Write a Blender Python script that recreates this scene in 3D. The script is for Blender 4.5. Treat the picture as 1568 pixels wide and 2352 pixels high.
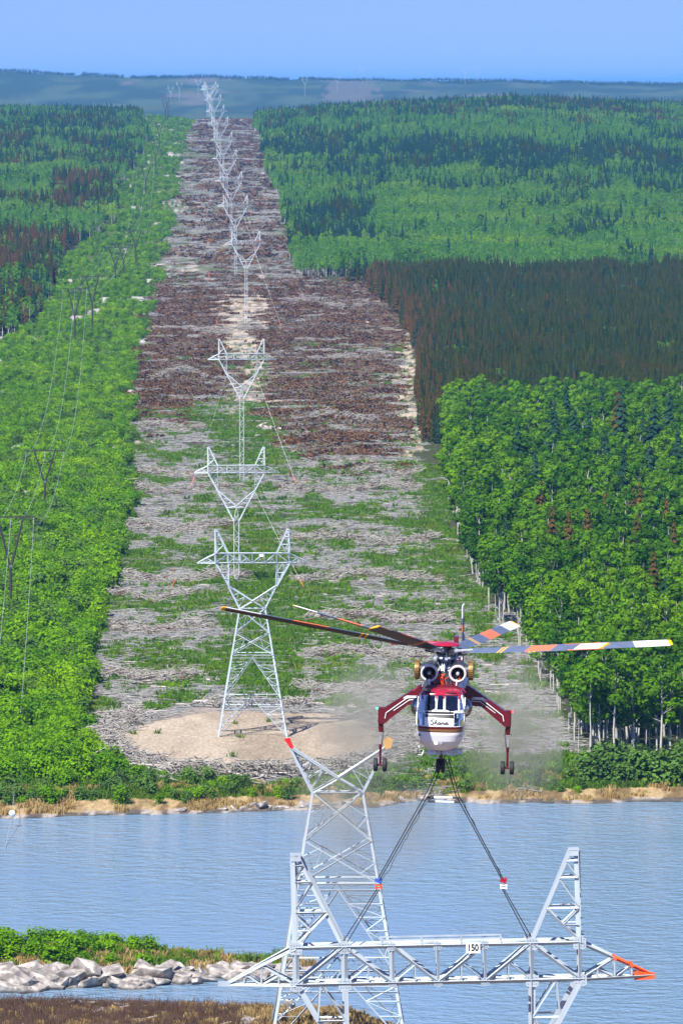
import bpy, bmesh, math, random
import numpy as np
from mathutils import Vector, Matrix, Euler
from mathutils.bvhtree import BVHTree
R = math.radians
for _o in list(bpy.data.objects): bpy.data.objects.remove(_o)
S = bpy.context.scene
COL = S.collection
random.seed(7); RNG = np.random.default_rng(11)

# ------------------------------------------------------------------ camera, sky, sun, exposure
CAMH = 120.0; FPX = 13067.0; CX, CY = 784.0, 1176.0
PITCH = math.atan((1176 - 200) / FPX)
cam_d = bpy.data.cameras.new('camera'); cam = bpy.data.objects.new('camera', cam_d); COL.objects.link(cam)
cam_d.sensor_fit = 'HORIZONTAL'; cam_d.sensor_width = 24.0; cam_d.lens = 200.0
cam_d.clip_start = 1.0; cam_d.clip_end = 60000.0
cam.location = (0, 0, CAMH); cam.rotation_euler = (R(90) - PITCH, 0, 0)
S.camera = cam

SUN_EL = R(48); SUN_AZ = Vector((-0.45, -0.89, 0)).normalized()      # where the sun stands, seen from the scene
sun_dir = Vector((SUN_AZ.x * math.cos(SUN_EL), SUN_AZ.y * math.cos(SUN_EL), math.sin(SUN_EL)))
sun_l = bpy.data.lights.new('sun', 'SUN'); sun_o = bpy.data.objects.new('sun', sun_l); COL.objects.link(sun_o)
sun_l.energy = 5.0; sun_l.angle = R(0.55); sun_l.color = (1.0, 0.96, 0.90)
sun_o.rotation_euler = sun_dir.to_track_quat('Z', 'Y').to_euler()
sun_o.location = (-50, -50, 400)

W = bpy.data.worlds.new('World'); S.world = W; W.use_nodes = True
nt = W.node_tree; nt.nodes.clear()
wo = nt.nodes.new('ShaderNodeOutputWorld'); bg = nt.nodes.new('ShaderNodeBackground')
sk = nt.nodes.new('ShaderNodeTexSky'); sk.sky_type = 'NISHITA'; sk.sun_disc = False
sk.sun_elevation = SUN_EL; sk.sun_rotation = math.atan2(SUN_AZ.x, SUN_AZ.y)
sk.altitude = 300; sk.air_density = 1.0; sk.dust_density = 0.15; sk.ozone_density = 3.0
tcw = nt.nodes.new('ShaderNodeTexCoord'); add = nt.nodes.new('ShaderNodeVectorMath'); add.operation = 'ADD'
add.inputs[1].default_value = (0, 0, 0.14)
nrm = nt.nodes.new('ShaderNodeVectorMath'); nrm.operation = 'NORMALIZE'
tint = nt.nodes.new('ShaderNodeMix'); tint.data_type = 'RGBA'; tint.blend_type = 'MULTIPLY'
tint.inputs['Factor'].default_value = 1.0; tint.inputs['B'].default_value = (0.70, 0.71, 1.06, 1)
nt.links.new(tcw.outputs['Generated'], add.inputs[0]); nt.links.new(add.outputs[0], nrm.inputs[0])
nt.links.new(nrm.outputs[0], sk.inputs['Vector']); nt.links.new(sk.outputs[0], tint.inputs['A'])
nt.links.new(tint.outputs['Result'], bg.inputs['Color']); bg.inputs['Strength'].default_value = 0.082
nt.links.new(bg.outputs[0], wo.inputs['Surface'])

vs = S.view_settings
S.display_settings.display_device = 'sRGB'
vs.view_transform = 'Standard'; vs.look = 'None'; vs.gamma = 1.0; vs.use_curve_mapping = False
vs.exposure = 0.92
S.render.engine = 'CYCLES'
S.cycles.use_denoising = True
S.cycles.max_bounces = 7; S.cycles.diffuse_bounces = 2; S.cycles.glossy_bounces = 3
S.cycles.transmission_bounces = 6; S.cycles.transparent_max_bounces = 12; S.cycles.volume_bounces = 0
S.cycles.caustics_reflective = False; S.cycles.caustics_refractive = False
S.cycles.sample_clamp_indirect = 4.0

# ------------------------------------------------------------------ layout helpers (pixels are of a 1568 x 2352 view of the place)
CA, SA = math.cos(PITCH), math.sin(PITCH)
def at(px, py, d):
    """point seen at px,py that lies d metres north of the camera"""
    a = (px - CX) / FPX; b = (CY - py) / FPX
    dy = CA + b * SA; dz = -SA + b * CA
    t = d / dy
    return Vector((a * t, d, CAMH + dz * t))
def project(x, y, z):
    zz = z - CAMH
    f = y * CA - zz * SA; u = y * SA + zz * CA
    f = np.maximum(f, 1.0)
    return CX + FPX * x / f, CY - FPX * u / f

# value noise in numpy
_P = RNG.permutation(512); _V = RNG.random(512)
def vnoise(x, y):
    x = np.asarray(x, float); y = np.asarray(y, float)
    xi = np.floor(x).astype(int); yi = np.floor(y).astype(int)
    fx = x - xi; fy = y - yi
    fx = fx * fx * (3 - 2 * fx); fy = fy * fy * (3 - 2 * fy)
    def h(i, j): return _V[_P[(_P[i & 511] + j) & 511]]
    return (h(xi, yi) * (1 - fx) + h(xi + 1, yi) * fx) * (1 - fy) + (h(xi, yi + 1) * (1 - fx) + h(xi + 1, yi + 1) * fx) * fy
def fbm(x, y, o=4):
    s = 0; a = 0.5; n = 0
    for k in range(o):
        s = s + a * vnoise(x * 2 ** k + 17.3 * k, y * 2 ** k + 5.1 * k); n += a; a *= 0.5
    return s / n
def sstep(a, b, x):
    t = np.clip((x - a) / (b - a), 0, 1); return t * t * (3 - 2 * t)
def inpoly(px, py, poly):
    px = np.asarray(px); py = np.asarray(py)
    r = np.zeros(np.broadcast(px, py).shape, bool)
    n = len(poly); j = n - 1
    for i in range(n):
        xi, yi = poly[i]; xj, yj = poly[j]
        c = ((yi > py) != (yj > py)) & (px < (xj - xi) * (py - yi) / ((yj - yi) if yj != yi else 1e-9) + xi)
        r ^= c; j = i
    return r

# ------------------------------------------------------------------ object helpers
def tag(o, label=None, cat=None, group=None, kind=None):
    if label: o['label'] = label
    if cat: o['category'] = cat
    if group: o['group'] = group
    if kind: o['kind'] = kind
    return o
def empty(name, loc=(0, 0, 0), rot=(0, 0, 0), parent=None):
    o = bpy.data.objects.new(name, None); COL.objects.link(o)
    o.location = loc; o.rotation_euler = rot; o.empty_display_size = 0.5
    if parent: o.parent = parent
    return o
def link(name, me, parent=None, loc=None):
    o = bpy.data.objects.new(name, me); COL.objects.link(o)
    if parent: o.parent = parent
    if loc is not None: o.location = loc
    return o
def np_mesh(name, v, f, mats, midx=None, smooth=False):
    """v (n,3) array, f list/array of faces (all of one size when an array)"""
    me = bpy.data.meshes.new(name)
    v = np.asarray(v, np.float32)
    if isinstance(f, np.ndarray):
        k = f.shape[1]; n = f.shape[0]
        me.vertices.add(len(v)); me.vertices.foreach_set('co', v.ravel())
        me.loops.add(n * k); me.loops.foreach_set('vertex_index', f.astype(np.int32).ravel())
        me.polygons.add(n); me.polygons.foreach_set('loop_start', np.arange(0, n * k, k, dtype=np.int32))
        me.update(calc_edges=True)
    else:
        me.from_pydata(v.tolist(), [], [list(map(int, q)) for q in f])
    for m in mats: me.materials.append(m)
    if midx is not None: me.polygons.foreach_set('material_index', np.asarray(midx, np.int32))
    if smooth: me.polygons.foreach_set('use_smooth', np.ones(len(me.polygons), bool))
    me.update(); return me

class MB:
    """collects simple shapes and links them as ONE mesh object"""
    def __init__(s): s.v = []; s.f = []; s.m = []
    def add(s, v, f, m=0):
        o = len(s.v); s.v += [tuple(p) for p in v]; s.f += [tuple(i + o for i in q) for q in f]; s.m += [m] * len(f); return s
    def box(s, c, size, m=0, rot=None):
        c = Vector(c); h = Vector(size) / 2
        vs_ = [Vector((x, y, z)) for x in (-h.x, h.x) for y in (-h.y, h.y) for z in (-h.z, h.z)]
        if rot is not None: vs_ = [rot @ p for p in vs_]
        return s.add([c + p for p in vs_], [(0, 1, 3, 2), (4, 6, 7, 5), (0, 4, 5, 1), (2, 3, 7, 6), (0, 2, 6, 4), (1, 5, 7, 3)], m)
    def tube(s, pts, r, n=6, m=0, caps=True):
        pts = [Vector(p) for p in pts]
        rs = r if isinstance(r, (list, tuple)) else [r] * len(pts)
        v = []; f = []
        up = Vector((0, 0, 1))
        t0 = (pts[-1] - pts[0]).normalized()
        if abs(t0.dot(up)) > 0.9: up = Vector((0, 1, 0))
        for i, p in enumerate(pts):
            t = (pts[min(i + 1, len(pts) - 1)] - pts[max(i - 1, 0)]).normalized()
            a = t.cross(up).normalized(); b = a.cross(t)
            for k in range(n):
                q = 2 * math.pi * k / n
                v.append(p + (a * math.cos(q) + b * math.sin(q)) * rs[i])
        for i in range(len(pts) - 1):
            for k in range(n):
                f.append((i * n + k, i * n + (k + 1) % n, (i + 1) * n + (k + 1) % n, (i + 1) * n + k))
        if caps:
            f.append(tuple(range(n))[::-1]); f.append(tuple((len(pts) - 1) * n + k for k in range(n)))
        return s.add(v, f, m)
    def lathe(s, prof, axis='z', c=(0, 0, 0), n=20, m=0):
        """prof: (radius, along) pairs"""
        c = Vector(c); v = []; f = []
        for r, h in prof:
            for k in range(n):
                q = 2 * math.pi * k / n; a, b = r * math.cos(q), r * math.sin(q)
                v.append(c + Vector({'z': (a, b, h), 'y': (b, h, a), 'x': (h, a, b)}[axis]))
        for i in range(len(prof) - 1):
            for k in range(n):
                f.append((i * n + k, i * n + (k + 1) % n, (i + 1) * n + (k + 1) % n, (i + 1) * n + k))
        return s.add(v, f, m)
    def ball(s, c, r, n=10, m=0, sc=(1, 1, 1)):
        c = Vector(c); v = []; f = []
        for i in range(n + 1):
            p = math.pi * i / n
            for k in range(n * 2):
                q = math.pi * k / n
                v.append(c + Vector((r * sc[0] * math.sin(p) * math.cos(q), r * sc[1] * math.sin(p) * math.sin(q), r * sc[2] * math.cos(p))))
        for i in range(n):
            for k in range(n * 2):
                f.append((i * 2 * n + k, i * 2 * n + (k + 1) % (2 * n), (i + 1) * 2 * n + (k + 1) % (2 * n), (i + 1) * 2 * n + k))
        return s.add(v, f, m)
    def prism(s, poly, y0, y1, m=0):
        """poly of (x,z) extruded from y0 to y1"""
        n = len(poly)
        v = [(x, y0, z) for x, z in poly] + [(x, y1, z) for x, z in poly]
        f = [tuple(range(n)), tuple(range(2 * n - 1, n - 1, -1))] + [(i, i + n, (i + 1) % n + n, (i + 1) % n) for i in range(n)]
        return s.add(v, f, m)
    def angle(s, p0, p1, w, out=Vector((0, -1, 0)), m=0, flip=False):
        M, L = angle_matrix(p0, p1, w, out, flip)
        return s.add([M @ Vector(p) for p in L_V], L_F, m)
    def mesh(s, name, mats, smooth=False):
        me = bpy.data.meshes.new(name); me.from_pydata(s.v, [], s.f)
        for q in (mats if isinstance(mats, (list, tuple)) else [mats]): me.materials.append(q)
        me.polygons.foreach_set('material_index', s.m)
        me.update()
        bm = bmesh.new(); bm.from_mesh(me); bmesh.ops.recalc_face_normals(bm, faces=bm.faces); bm.to_mesh(me); bm.free()
        if smooth:
            me.polygons.foreach_set('use_smooth', [True] * len(me.polygons))
            me.set_sharp_from_angle(angle=R(40))
        return me
    def build(s, name, mats, parent=None, smooth=False, loc=None):
        return link(name, s.mesh(name, mats, smooth), parent, loc)

# a steel angle (L section) of unit leg and unit length, corner on the axis
_t = 0.14
_prof = [(0, 0), (1, 0), (1, _t), (_t, _t), (_t, 1), (0, 1)]
L_V = [(x - .3, y - .3, 0) for x, y in _prof] + [(x - .3, y - .3, 1) for x, y in _prof]
L_F = [tuple(range(6))[::-1], tuple(range(6, 12))] + [(i, (i + 1) % 6, (i + 1) % 6 + 6, i + 6) for i in range(6)]
def angle_matrix(p0, p1, w, out=Vector((0, -1, 0)), flip=False):
    p0 = Vector(p0); p1 = Vector(p1); d = p1 - p0; L = d.length; z = d.normalized()
    out = Vector(out)
    if abs(z.dot(out.normalized())) > 0.97: out = Vector((1, 0.3, 0))
    b = (out - z * out.dot(z)).normalized()          # the outer side of the corner looks along b
    a = b.cross(z)
    if flip: a = -a
    x = (-b + a).normalized(); y = z.cross(x)
    M = Matrix((( x.x * w, y.x * w, z.x * L, p0.x), (x.y * w, y.y * w, z.y * L, p0.y), (x.z * w, y.z * w, z.z * L, p0.z), (0, 0, 0, 1)))
    return M, L

# ------------------------------------------------------------------ materials
def mat(name, col, rough=0.6, metal=0.0, noise=0.0, nscale=3.0, spec=0.5, bump=0.0, coat=0.0, emis=None, estr=0.0):
    m = bpy.data.materials.new(name); m.use_nodes = True
    n = m.node_tree.nodes; l = m.node_tree.links; b = n['Principled BSDF']
    b.inputs['Base Color'].default_value = (*col, 1); b.inputs['Roughness'].default_value = rough
    b.inputs['Metallic'].default_value = metal; b.inputs['Specular IOR Level'].default_value = spec
    b.inputs['Coat Weight'].default_value = coat
    if emis: b.inputs['Emission Color'].default_value = (*emis, 1); b.inputs['Emission Strength'].default_value = estr
    if noise or bump:
        tc = n.new('ShaderNodeTexCoord'); nz = n.new('ShaderNodeTexNoise'); nz.inputs['Scale'].default_value = nscale; nz.inputs['Detail'].default_value = 5
        l.new(tc.outputs['Object'], nz.inputs['Vector'])
        if noise:
            rp = n.new('ShaderNodeValToRGB')
            rp.color_ramp.elements[0].position = .3; rp.color_ramp.elements[1].position = .7
            rp.color_ramp.elements[0].color = (*[c * (1 - noise) for c in col], 1); rp.color_ramp.elements[1].color = (*[min(1, c * (1 + noise)) for c in col], 1)
            l.new(nz.outputs['Fac'], rp.inputs[0]); l.new(rp.outputs[0], b.inputs['Base Color'])
        if bump:
            bp = n.new('ShaderNodeBump'); bp.inputs['Strength'].default_value = bump; l.new(nz.outputs['Fac'], bp.inputs['Height']); l.new(bp.outputs[0], b.inputs['Normal'])
    return m
def foliage(name, c1, c2, c3=None, trans=0.3, patch=0.02):
    """leaf colour varies from plant to plant, and c3 takes over in drifts across the land"""
    m = bpy.data.materials.new(name); m.use_nodes = True
    n = m.node_tree.nodes; l = m.node_tree.links; n.clear()
    out = n.new('ShaderNodeOutputMaterial'); oi = n.new('ShaderNodeObjectInfo')
    mx = n.new('ShaderNodeMix'); mx.data_type = 'RGBA'; mx.inputs['A'].default_value = (*c1, 1); mx.inputs['B'].default_value = (*c2, 1)
    l.new(oi.outputs['Random'], mx.inputs['Factor'])
    colr = mx.outputs['Result']
    if c3:
        nz = n.new('ShaderNodeTexNoise'); nz.inputs['Scale'].default_value = patch; nz.inputs['Detail'].default_value = 2
        l.new(oi.outputs['Location'], nz.inputs['Vector'])
        rp = n.new('ShaderNodeMapRange'); rp.inputs['From Min'].default_value = .52; rp.inputs['From Max'].default_value = .72
        l.new(nz.outputs['Fac'], rp.inputs['Value'])
        m2 = n.new('ShaderNodeMix'); m2.data_type = 'RGBA'; l.new(colr, m2.inputs['A']); m2.inputs['B'].default_value = (*c3, 1)
        l.new(rp.outputs[0], m2.inputs['Factor']); colr = m2.outputs['Result']
    # leaf to leaf variation
    gm = n.new('ShaderNodeNewGeometry'); nv = n.new('ShaderNodeTexNoise'); nv.inputs['Scale'].default_value = 0.9
    tc = n.new('ShaderNodeTexCoord'); l.new(tc.outputs['Object'], nv.inputs['Vector'])
    mr = n.new('ShaderNodeMapRange'); mr.inputs['From Min'].default_value = .3; mr.inputs['From Max'].default_value = .7
    mr.inputs['To Min'].default_value = .65; mr.inputs['To Max'].default_value = 1.3; l.new(nv.outputs['Fac'], mr.inputs['Value'])
    vm = n.new('ShaderNodeVectorMath'); vm.operation = 'SCALE'; l.new(colr, vm.inputs[0]); l.new(mr.outputs[0], vm.inputs['Scale'])
    df = n.new('ShaderNodeBsdfDiffuse'); tr = n.new('ShaderNodeBsdfTranslucent'); ms = n.new('ShaderNodeMixShader'); ms.inputs[0].default_value = trans
    l.new(vm.outputs[0], df.inputs[0]); l.new(vm.outputs[0], tr.inputs[0]); l.new(df.outputs[0], ms.inputs[1]); l.new(tr.outputs[0], ms.inputs[2])
    l.new(ms.outputs[0], out.inputs[0]); return m

M = {}
M['steel'] = mat('galvanised_steel', (0.40, 0.46, 0.50), .45, .25, .14, 1.5)
M['steel_far'] = mat('galvanised_steel_weathered', (0.46, 0.51, 0.54), .5, .1, .08, .4)
M['bolt'] = mat('bolt_steel', (0.16, 0.19, 0.22), .5, .5)
M['black_pole'] = mat('creosoted_timber', (0.028, 0.022, 0.022), .8, 0, .3, 2)
M['orange'] = mat('orange_marking_paint', (0.80, 0.09, 0.015), .5, 0, .15, 4)
M['yellow'] = mat('yellow_cloth', (0.85, 0.42, 0.01), .7)
M['redcloth'] = mat('red_cloth', (0.70, 0.012, 0.012), .6)
M['redpaint'] = mat('dark_red_paint', (0.095, 0.003, 0.007), .32, 0, .12, 2, coat=.3)
M['redcap'] = mat('bright_red_paint', (0.34, 0.010, 0.028), .3, 0, .1, 2, coat=.4)
M['white'] = mat('white_paint', (0.76, 0.77, 0.78), .35, 0, .03, 1.2, coat=.3)
M['gold'] = mat('gold_paint', (0.27, 0.15, 0.045), .4, .3, .25, 5)
M['black'] = mat('black_paint', (0.008, 0.008, 0.010), .5)
M['rubber'] = mat('tyre_rubber', (0.016, 0.017, 0.02), .75, 0, .2, 8)
M['chrome'] = mat('polished_strut', (0.75, 0.77, 0.80), .2, .8)
M['grime'] = mat('oily_machinery', (0.07, 0.07, 0.08), .45, .6, .6, 9)
M['alum'] = mat('bare_aluminium', (0.50, 0.53, 0.57), .4, .4, .3, 7)
M['bladetop'] = mat('blade_top_slate', (0.10, 0.13, 0.20), .4, 0, .12, 2)
M['bladeorange'] = mat('blade_orange_band', (0.80, 0.16, 0.07), .45)
M['wire'] = mat('bare_conductor', (0.50, 0.52, 0.52), .5, .3)
M['cable'] = mat('black_lifting_rope', (0.014, 0.014, 0.016), .6)
M['interior'] = mat('cockpit_interior', (0.05, 0.055, 0.07), .7, 0, .3, 4)
M['seat'] = mat('cockpit_seat', (0.14, 0.12, 0.11), .8)
M['skin'] = mat('skin', (0.45, 0.26, 0.18), .5)
M['shirt'] = mat('white_shirt', (0.70, 0.68, 0.66), .8)
M['vest'] = mat('dark_red_shirt', (0.20, 0.03, 0.03), .8)
M['helmet'] = mat('blue_helmet', (0.04, 0.10, 0.40), .3, coat=.4)
M['lampw'] = mat('landing_lamp', (0.9, 0.8, 0.7), .2, emis=(1, .75, .55), estr=1.2)
M['lampr'] = mat('red_lamp', (0.8, 0.02, 0.02), .2, emis=(1, .02, .02), estr=4)
M['lampg'] = mat('green_lamp', (0.02, 0.8, 0.4), .2, emis=(.05, 1, .5), estr=2)
M['bark_white'] = mat('aspen_bark', (0.38, 0.37, 0.33), .8, 0, .3, 1.2)
M['bark_dark'] = mat('spruce_bark', (0.10, 0.08, 0.07), .9)
M['stem'] = mat('shrub_stem', (0.14, 0.10, 0.07), .9)
M['log'] = mat('weathered_log', (0.46, 0.41, 0.37), .85, 0, .3, 2)
M['rim'] = mat('brushwood', (0.28, 0.26, 0.225), .9, 0, .5, .9)
M['slash'] = mat('weathered_branches', (0.225, 0.222, 0.205), .9, 0, .35, 1.2)
M['twig'] = mat('dark_twigs', (0.10, 0.055, 0.032), .9, 0, .5, 1.5)
M['rock'] = mat('pale_granite', (0.36, 0.32, 0.285), .85, 0, .5, 1.6, bump=.12)
M['aspen'] = foliage('aspen_leaves', (0.024, 0.090, 0.005), (0.115, 0.26, 0.008), (0.16, 0.31, 0.006), .35, .04)
M['aspen_far'] = foliage('young_aspen_leaves', (0.06, 0.19, 0.022), (0.14, 0.32, 0.022), (0.23, 0.39, 0.012), .35, .006)
M['alder'] = foliage('alder_leaves', (0.080, 0.22, 0.006), (0.19, 0.38, 0.006), (0.25, 0.43, 0.005), .40, .03)
M['willow'] = foliage('willow_leaves', (0.075, 0.15, 0.035), (0.11, 0.21, 0.03), None, .3)
M['spruce'] = foliage('spruce_needles', (0.012, 0.026, 0.003), (0.046, 0.056, 0.006), (0.052, 0.042, 0.006), .05, .03)
M['spruce_green'] = foliage('green_spruce_needles', (0.012, 0.036, 0.022), (0.020, 0.050, 0.026), None, .05)
M['spruce_brown'] = foliage('dead_spruce_needles', (0.095, 0.048, 0.014), (0.058, 0.042, 0.010), None, .05)
M['slash_brown'] = foliage('dead_brown_boughs', (0.065, 0.030, 0.010), (0.155, 0.075, 0.025), (0.19, 0.155, 0.11), .1, .05)
M['weed'] = foliage('weed_leaves', (0.075, 0.17, 0.015), (0.12, 0.23, 0.02), (0.17, 0.23, 0.03), .35, .08)
M['straw'] = foliage('dry_grass_blades', (0.36, 0.25, 0.09), (0.46, 0.34, 0.15), (0.30, 0.20, 0.08), .3, .08)
def glass_mat(name, tintc, t=.7, rough=.03):
    m = bpy.data.materials.new(name); m.use_nodes = True; n = m.node_tree.nodes; l = m.node_tree.links; n.clear()
    out = n.new('ShaderNodeOutputMaterial'); tr = n.new('ShaderNodeBsdfTransparent'); tr.inputs[0].default_value = (*tintc, 1)
    gl = n.new('ShaderNodeBsdfGlossy'); gl.inputs['Roughness'].default_value = rough
    fr = n.new('ShaderNodeFresnel'); fr.inputs[0].default_value = 1.5
    mp = n.new('ShaderNodeMapRange'); mp.inputs['To Min'].default_value = 1 - t; l.new(fr.outputs[0], mp.inputs['Value'])
    mx = n.new('ShaderNodeMixShader'); l.new(mp.outputs[0], mx.inputs[0]); l.new(tr.outputs[0], mx.inputs[1]); l.new(gl.outputs[0], mx.inputs[2])
    l.new(mx.outputs[0], out.inputs[0]); return m
def wet_line(m, h=.28):
    n = m.node_tree.nodes; l = m.node_tree.links; b = n['Principled BSDF']; src = b.inputs['Base Color'].links[0].from_socket
    g = n.new('ShaderNodeNewGeometry'); s = n.new('ShaderNodeSeparateXYZ'); l.new(g.outputs['Position'], s.inputs[0])
    mr = n.new('ShaderNodeMapRange'); mr.inputs['From Min'].default_value = h * .5; mr.inputs['From Max'].default_value = h * 1.6; mr.inputs['To Min'].default_value = .3; l.new(s.outputs['Z'], mr.inputs['Value'])
    nz = n.new('ShaderNodeTexNoise'); nz.inputs['Scale'].default_value = .8; nz.inputs['Detail'].default_value = 6; l.new(g.outputs['Position'], nz.inputs['Vector'])
    m2 = n.new('ShaderNodeMapRange'); m2.inputs['From Min'].default_value = .4; m2.inputs['From Max'].default_value = .62; m2.inputs['To Min'].default_value = .5; m2.inputs['To Max'].default_value = 1.15; l.new(nz.outputs['Fac'], m2.inputs['Value'])
    mu = n.new('ShaderNodeMath'); mu.operation = 'MULTIPLY'; l.new(mr.outputs[0], mu.inputs[0]); l.new(m2.outputs[0], mu.inputs[1])
    v = n.new('ShaderNodeVectorMath'); v.operation = 'SCALE'; l.new(src, v.inputs[0]); l.new(mu.outputs[0], v.inputs['Scale']); l.new(v.outputs[0], b.inputs['Base Color'])
wet_line(M['rock'])
M['glass'] = glass_mat('cockpit_glass', (0.72, 0.80, 0.88), .90)
M['bubble'] = glass_mat('bubble_perspex', (0.86, 0.90, 0.95), .72)

# ------------------------------------------------------------------ terrain
_GD = [-400, 200, 470, 500, 532, 545, 580, 610, 650, 930, 939, 950, 966, 1017, 1330, 1660, 2000, 2300, 2700, 3000, 3300, 4000, 5000, 6000, 6500, 7000, 8200, 9500, 11500, 14000, 14600, 20000, 40000]
_GZ = [40, 36, 33.2, 33.4, 33.2, 30.6, 20, 7, -3, -3, 0, 1.2, 3.4, 4, 4, 4, 5, 6, 8, 14, 20, 38, 60, 79, 84, 80, 62, 58, 76, 136, 132, 120, 120]
def ground(x, y):
    x = np.asarray(x, float); y = np.asarray(y, float)
    px = CX + FPX * x / np.maximum(y, 100)
    # the far shoreline runs nearer on the left, further on the right
    off = np.interp(px, [-600, 0, 300, 700, 850, 1000, 1100, 1300, 1568, 2200], [-14, -10, -5, 0, 3, 16, 10, 9, 12, 16]) + 5 * (fbm(x * .12 + 3, y * 0 + 1.5, 4) - .5)
    w = sstep(600, 930, y) * (1 - sstep(1000, 1120, y))
    z = np.interp(y - off * w, _GD, _GZ)
    far = sstep(1120, 1500, y)
    k = np.clip(y / 3000, .3, 3)
    z = z + far * (fbm(x / 70 + 9, y / 55, 4) - .5) * 4.5 * k
    # broken ledges across the cleared strip
    z = z + far * (1 - sstep(4500, 6500, y)) * (fbm(x / 30 + 4, y / 14 + 2, 3) - .5) * 2.2
    z = z + sstep(955, 985, y) * (1 - far) * (fbm(x / 14 + 4, y / 18, 3) - .5) * .9
    # right-hand hill and left-hand hill stand a little above the strip
    z = z + sstep(3300, 5600, y) * (1 - sstep(7500, 10000, y)) * (np.interp(px, [-200, 100, 340, 450, 590, 800, 1150, 1500, 1800], [3, 3, 1, -2, -2, 6, 15, 9, 2]))
    # far ridge, higher on the left
    z = z + sstep(11500, 14000, y) * (np.interp(px, [-800, 0, 400, 900, 1568, 2400], [24, 20, 10, 2, -6, -10]) + (fbm(x / 500 + 2, y / 900, 4) - .5) * 14)
    # near hill: sheds to the right
    nh = 1 - sstep(545, 640, y)
    z = z - nh * (np.interp(px, [-200, 300, 600, 800, 900, 1100], [-.5, -.3, .0, .3, 1.8, 8])) * sstep(470, 525, y)
    z = z + nh * (fbm(x * .4, y * .3, 4) - .5) * .5
    # peninsula in the lake
    pe = np.where((y > 740) & (y < 850) & (px < 738), 1.0, 0)
    mid = np.interp(px, [-900, 0, 300, 500, 690, 800], [766, 766, 769, 768.5, 766.5, 766])
    half = np.interp(px, [-900, 0, 300, 450, 520, 660, 705, 740], [16, 16, 16, 11, 8, 4.8, 2.2, 0.01])
    half = half + (fbm(x * .25, y * 0 + 8, 3) - .5) * 3 * (half > 1)
    t = np.clip(1 - np.abs(y - mid) / np.maximum(half, .02), 0, 1)
    hump = np.interp(px, [-900, 0, 250, 450, 690], [3.4, 3.2, 2.6, 1.7, 1.2])
    z = np.maximum(z, np.where(pe * t > 0, -.6 + (hump + .6) * np.sqrt(t) + (fbm(x * .5, y * .5, 3) - .5) * .5, -9))
    # land closes the lake far out on both sides
    z = np.maximum(z, np.where((y > 560) & (y < 960), (sstep(330, 420, np.abs(x)) * 8 - 4.2), -9))
    return z
def gz(x, y): return float(ground(np.array([x]), np.array([y]))[0])
def on_ground(px, py):
    """ground point seen at px,py"""
    lo, hi = 480.0, 13000.0
    ds = np.geomspace(620, 13000, 2600) if py < 2290 else np.linspace(480, 560, 400)
    a = (px - CX) / FPX; b = (CY - py) / FPX; dy = CA + b * SA; dz = -SA + b * CA
    xs = a * ds / dy; zs = CAMH + dz * ds / dy
    g = np.maximum(ground(xs, ds), 0)
    k = int(np.argmax(zs <= g)); 
    return Vector((xs[k], ds[k], g[k]))

LPY = [250, 270, 350, 400, 480, 550, 650, 700, 800, 900, 1000, 1100, 1200, 1300, 1400, 1500, 1560, 1640, 1750, 1790, 1870]
LPX = [442, 442, 432, 415, 400, 385, 365, 345, 330, 303, 308, 304, 300, 265, 240, 205, 205, 195, 225, 330, 420]
RPY = [250, 265, 300, 400, 480, 570, 636, 650, 700, 740, 780, 940, 1060, 1100, 1240, 1400, 1510, 1600, 1700, 1790, 1870]
RPX = [573, 575, 590, 615, 650, 664, 680, 842, 880, 925, 945, 965, 975, 1015, 1050, 1118, 1200, 1262, 1300, 1335, 1345]
FPY = [250, 270, 330, 400, 440, 500, 560, 600, 690, 745, 770, 800, 1900]
FPXX = [338, 338, 333, 290, 270, 262, 190, 138, 118, 60, 30, -10, -400]
def edges(py):
    return np.interp(py, LPY, LPX), np.interp(py, RPY, RPX), np.interp(py, FPY, FPXX)
BROWN = [(365, 655), (560, 650), (870, 650), (905, 760), (885, 900), (925, 1050), (760, 1058), (640, 1000), (600, 935), (500, 905), (420, 950), (320, 960), (300, 900), (325, 800)]
PALE1 = [(488, 690), (545, 665), (610, 670), (640, 720), (600, 790), (655, 880), (640, 930), (500, 965), (510, 900), (545, 850), (490, 800)]
PALE2 = [(800, 650), (845, 650), (885, 710), (945, 780), (968, 940), (978, 1055), (930, 1055), (885, 900), (905, 800)]
PALE3 = [(735, 1080), (840, 1075), (800, 1100), (700, 1118), (660, 1105)]
GREENC = [(520, 1180), (640, 1190), (700, 1330), (700, 1450), (690, 1640), (640, 1640), (540, 1600), (520, 1400)]
GREENB = [(470, 960), (620, 940), (680, 1010), (640, 1070), (520, 1060)]
GREENR = [(930, 1070), (1020, 1090), (1060, 1300), (1120, 1480), (1040, 1420), (980, 1250)]
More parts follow.
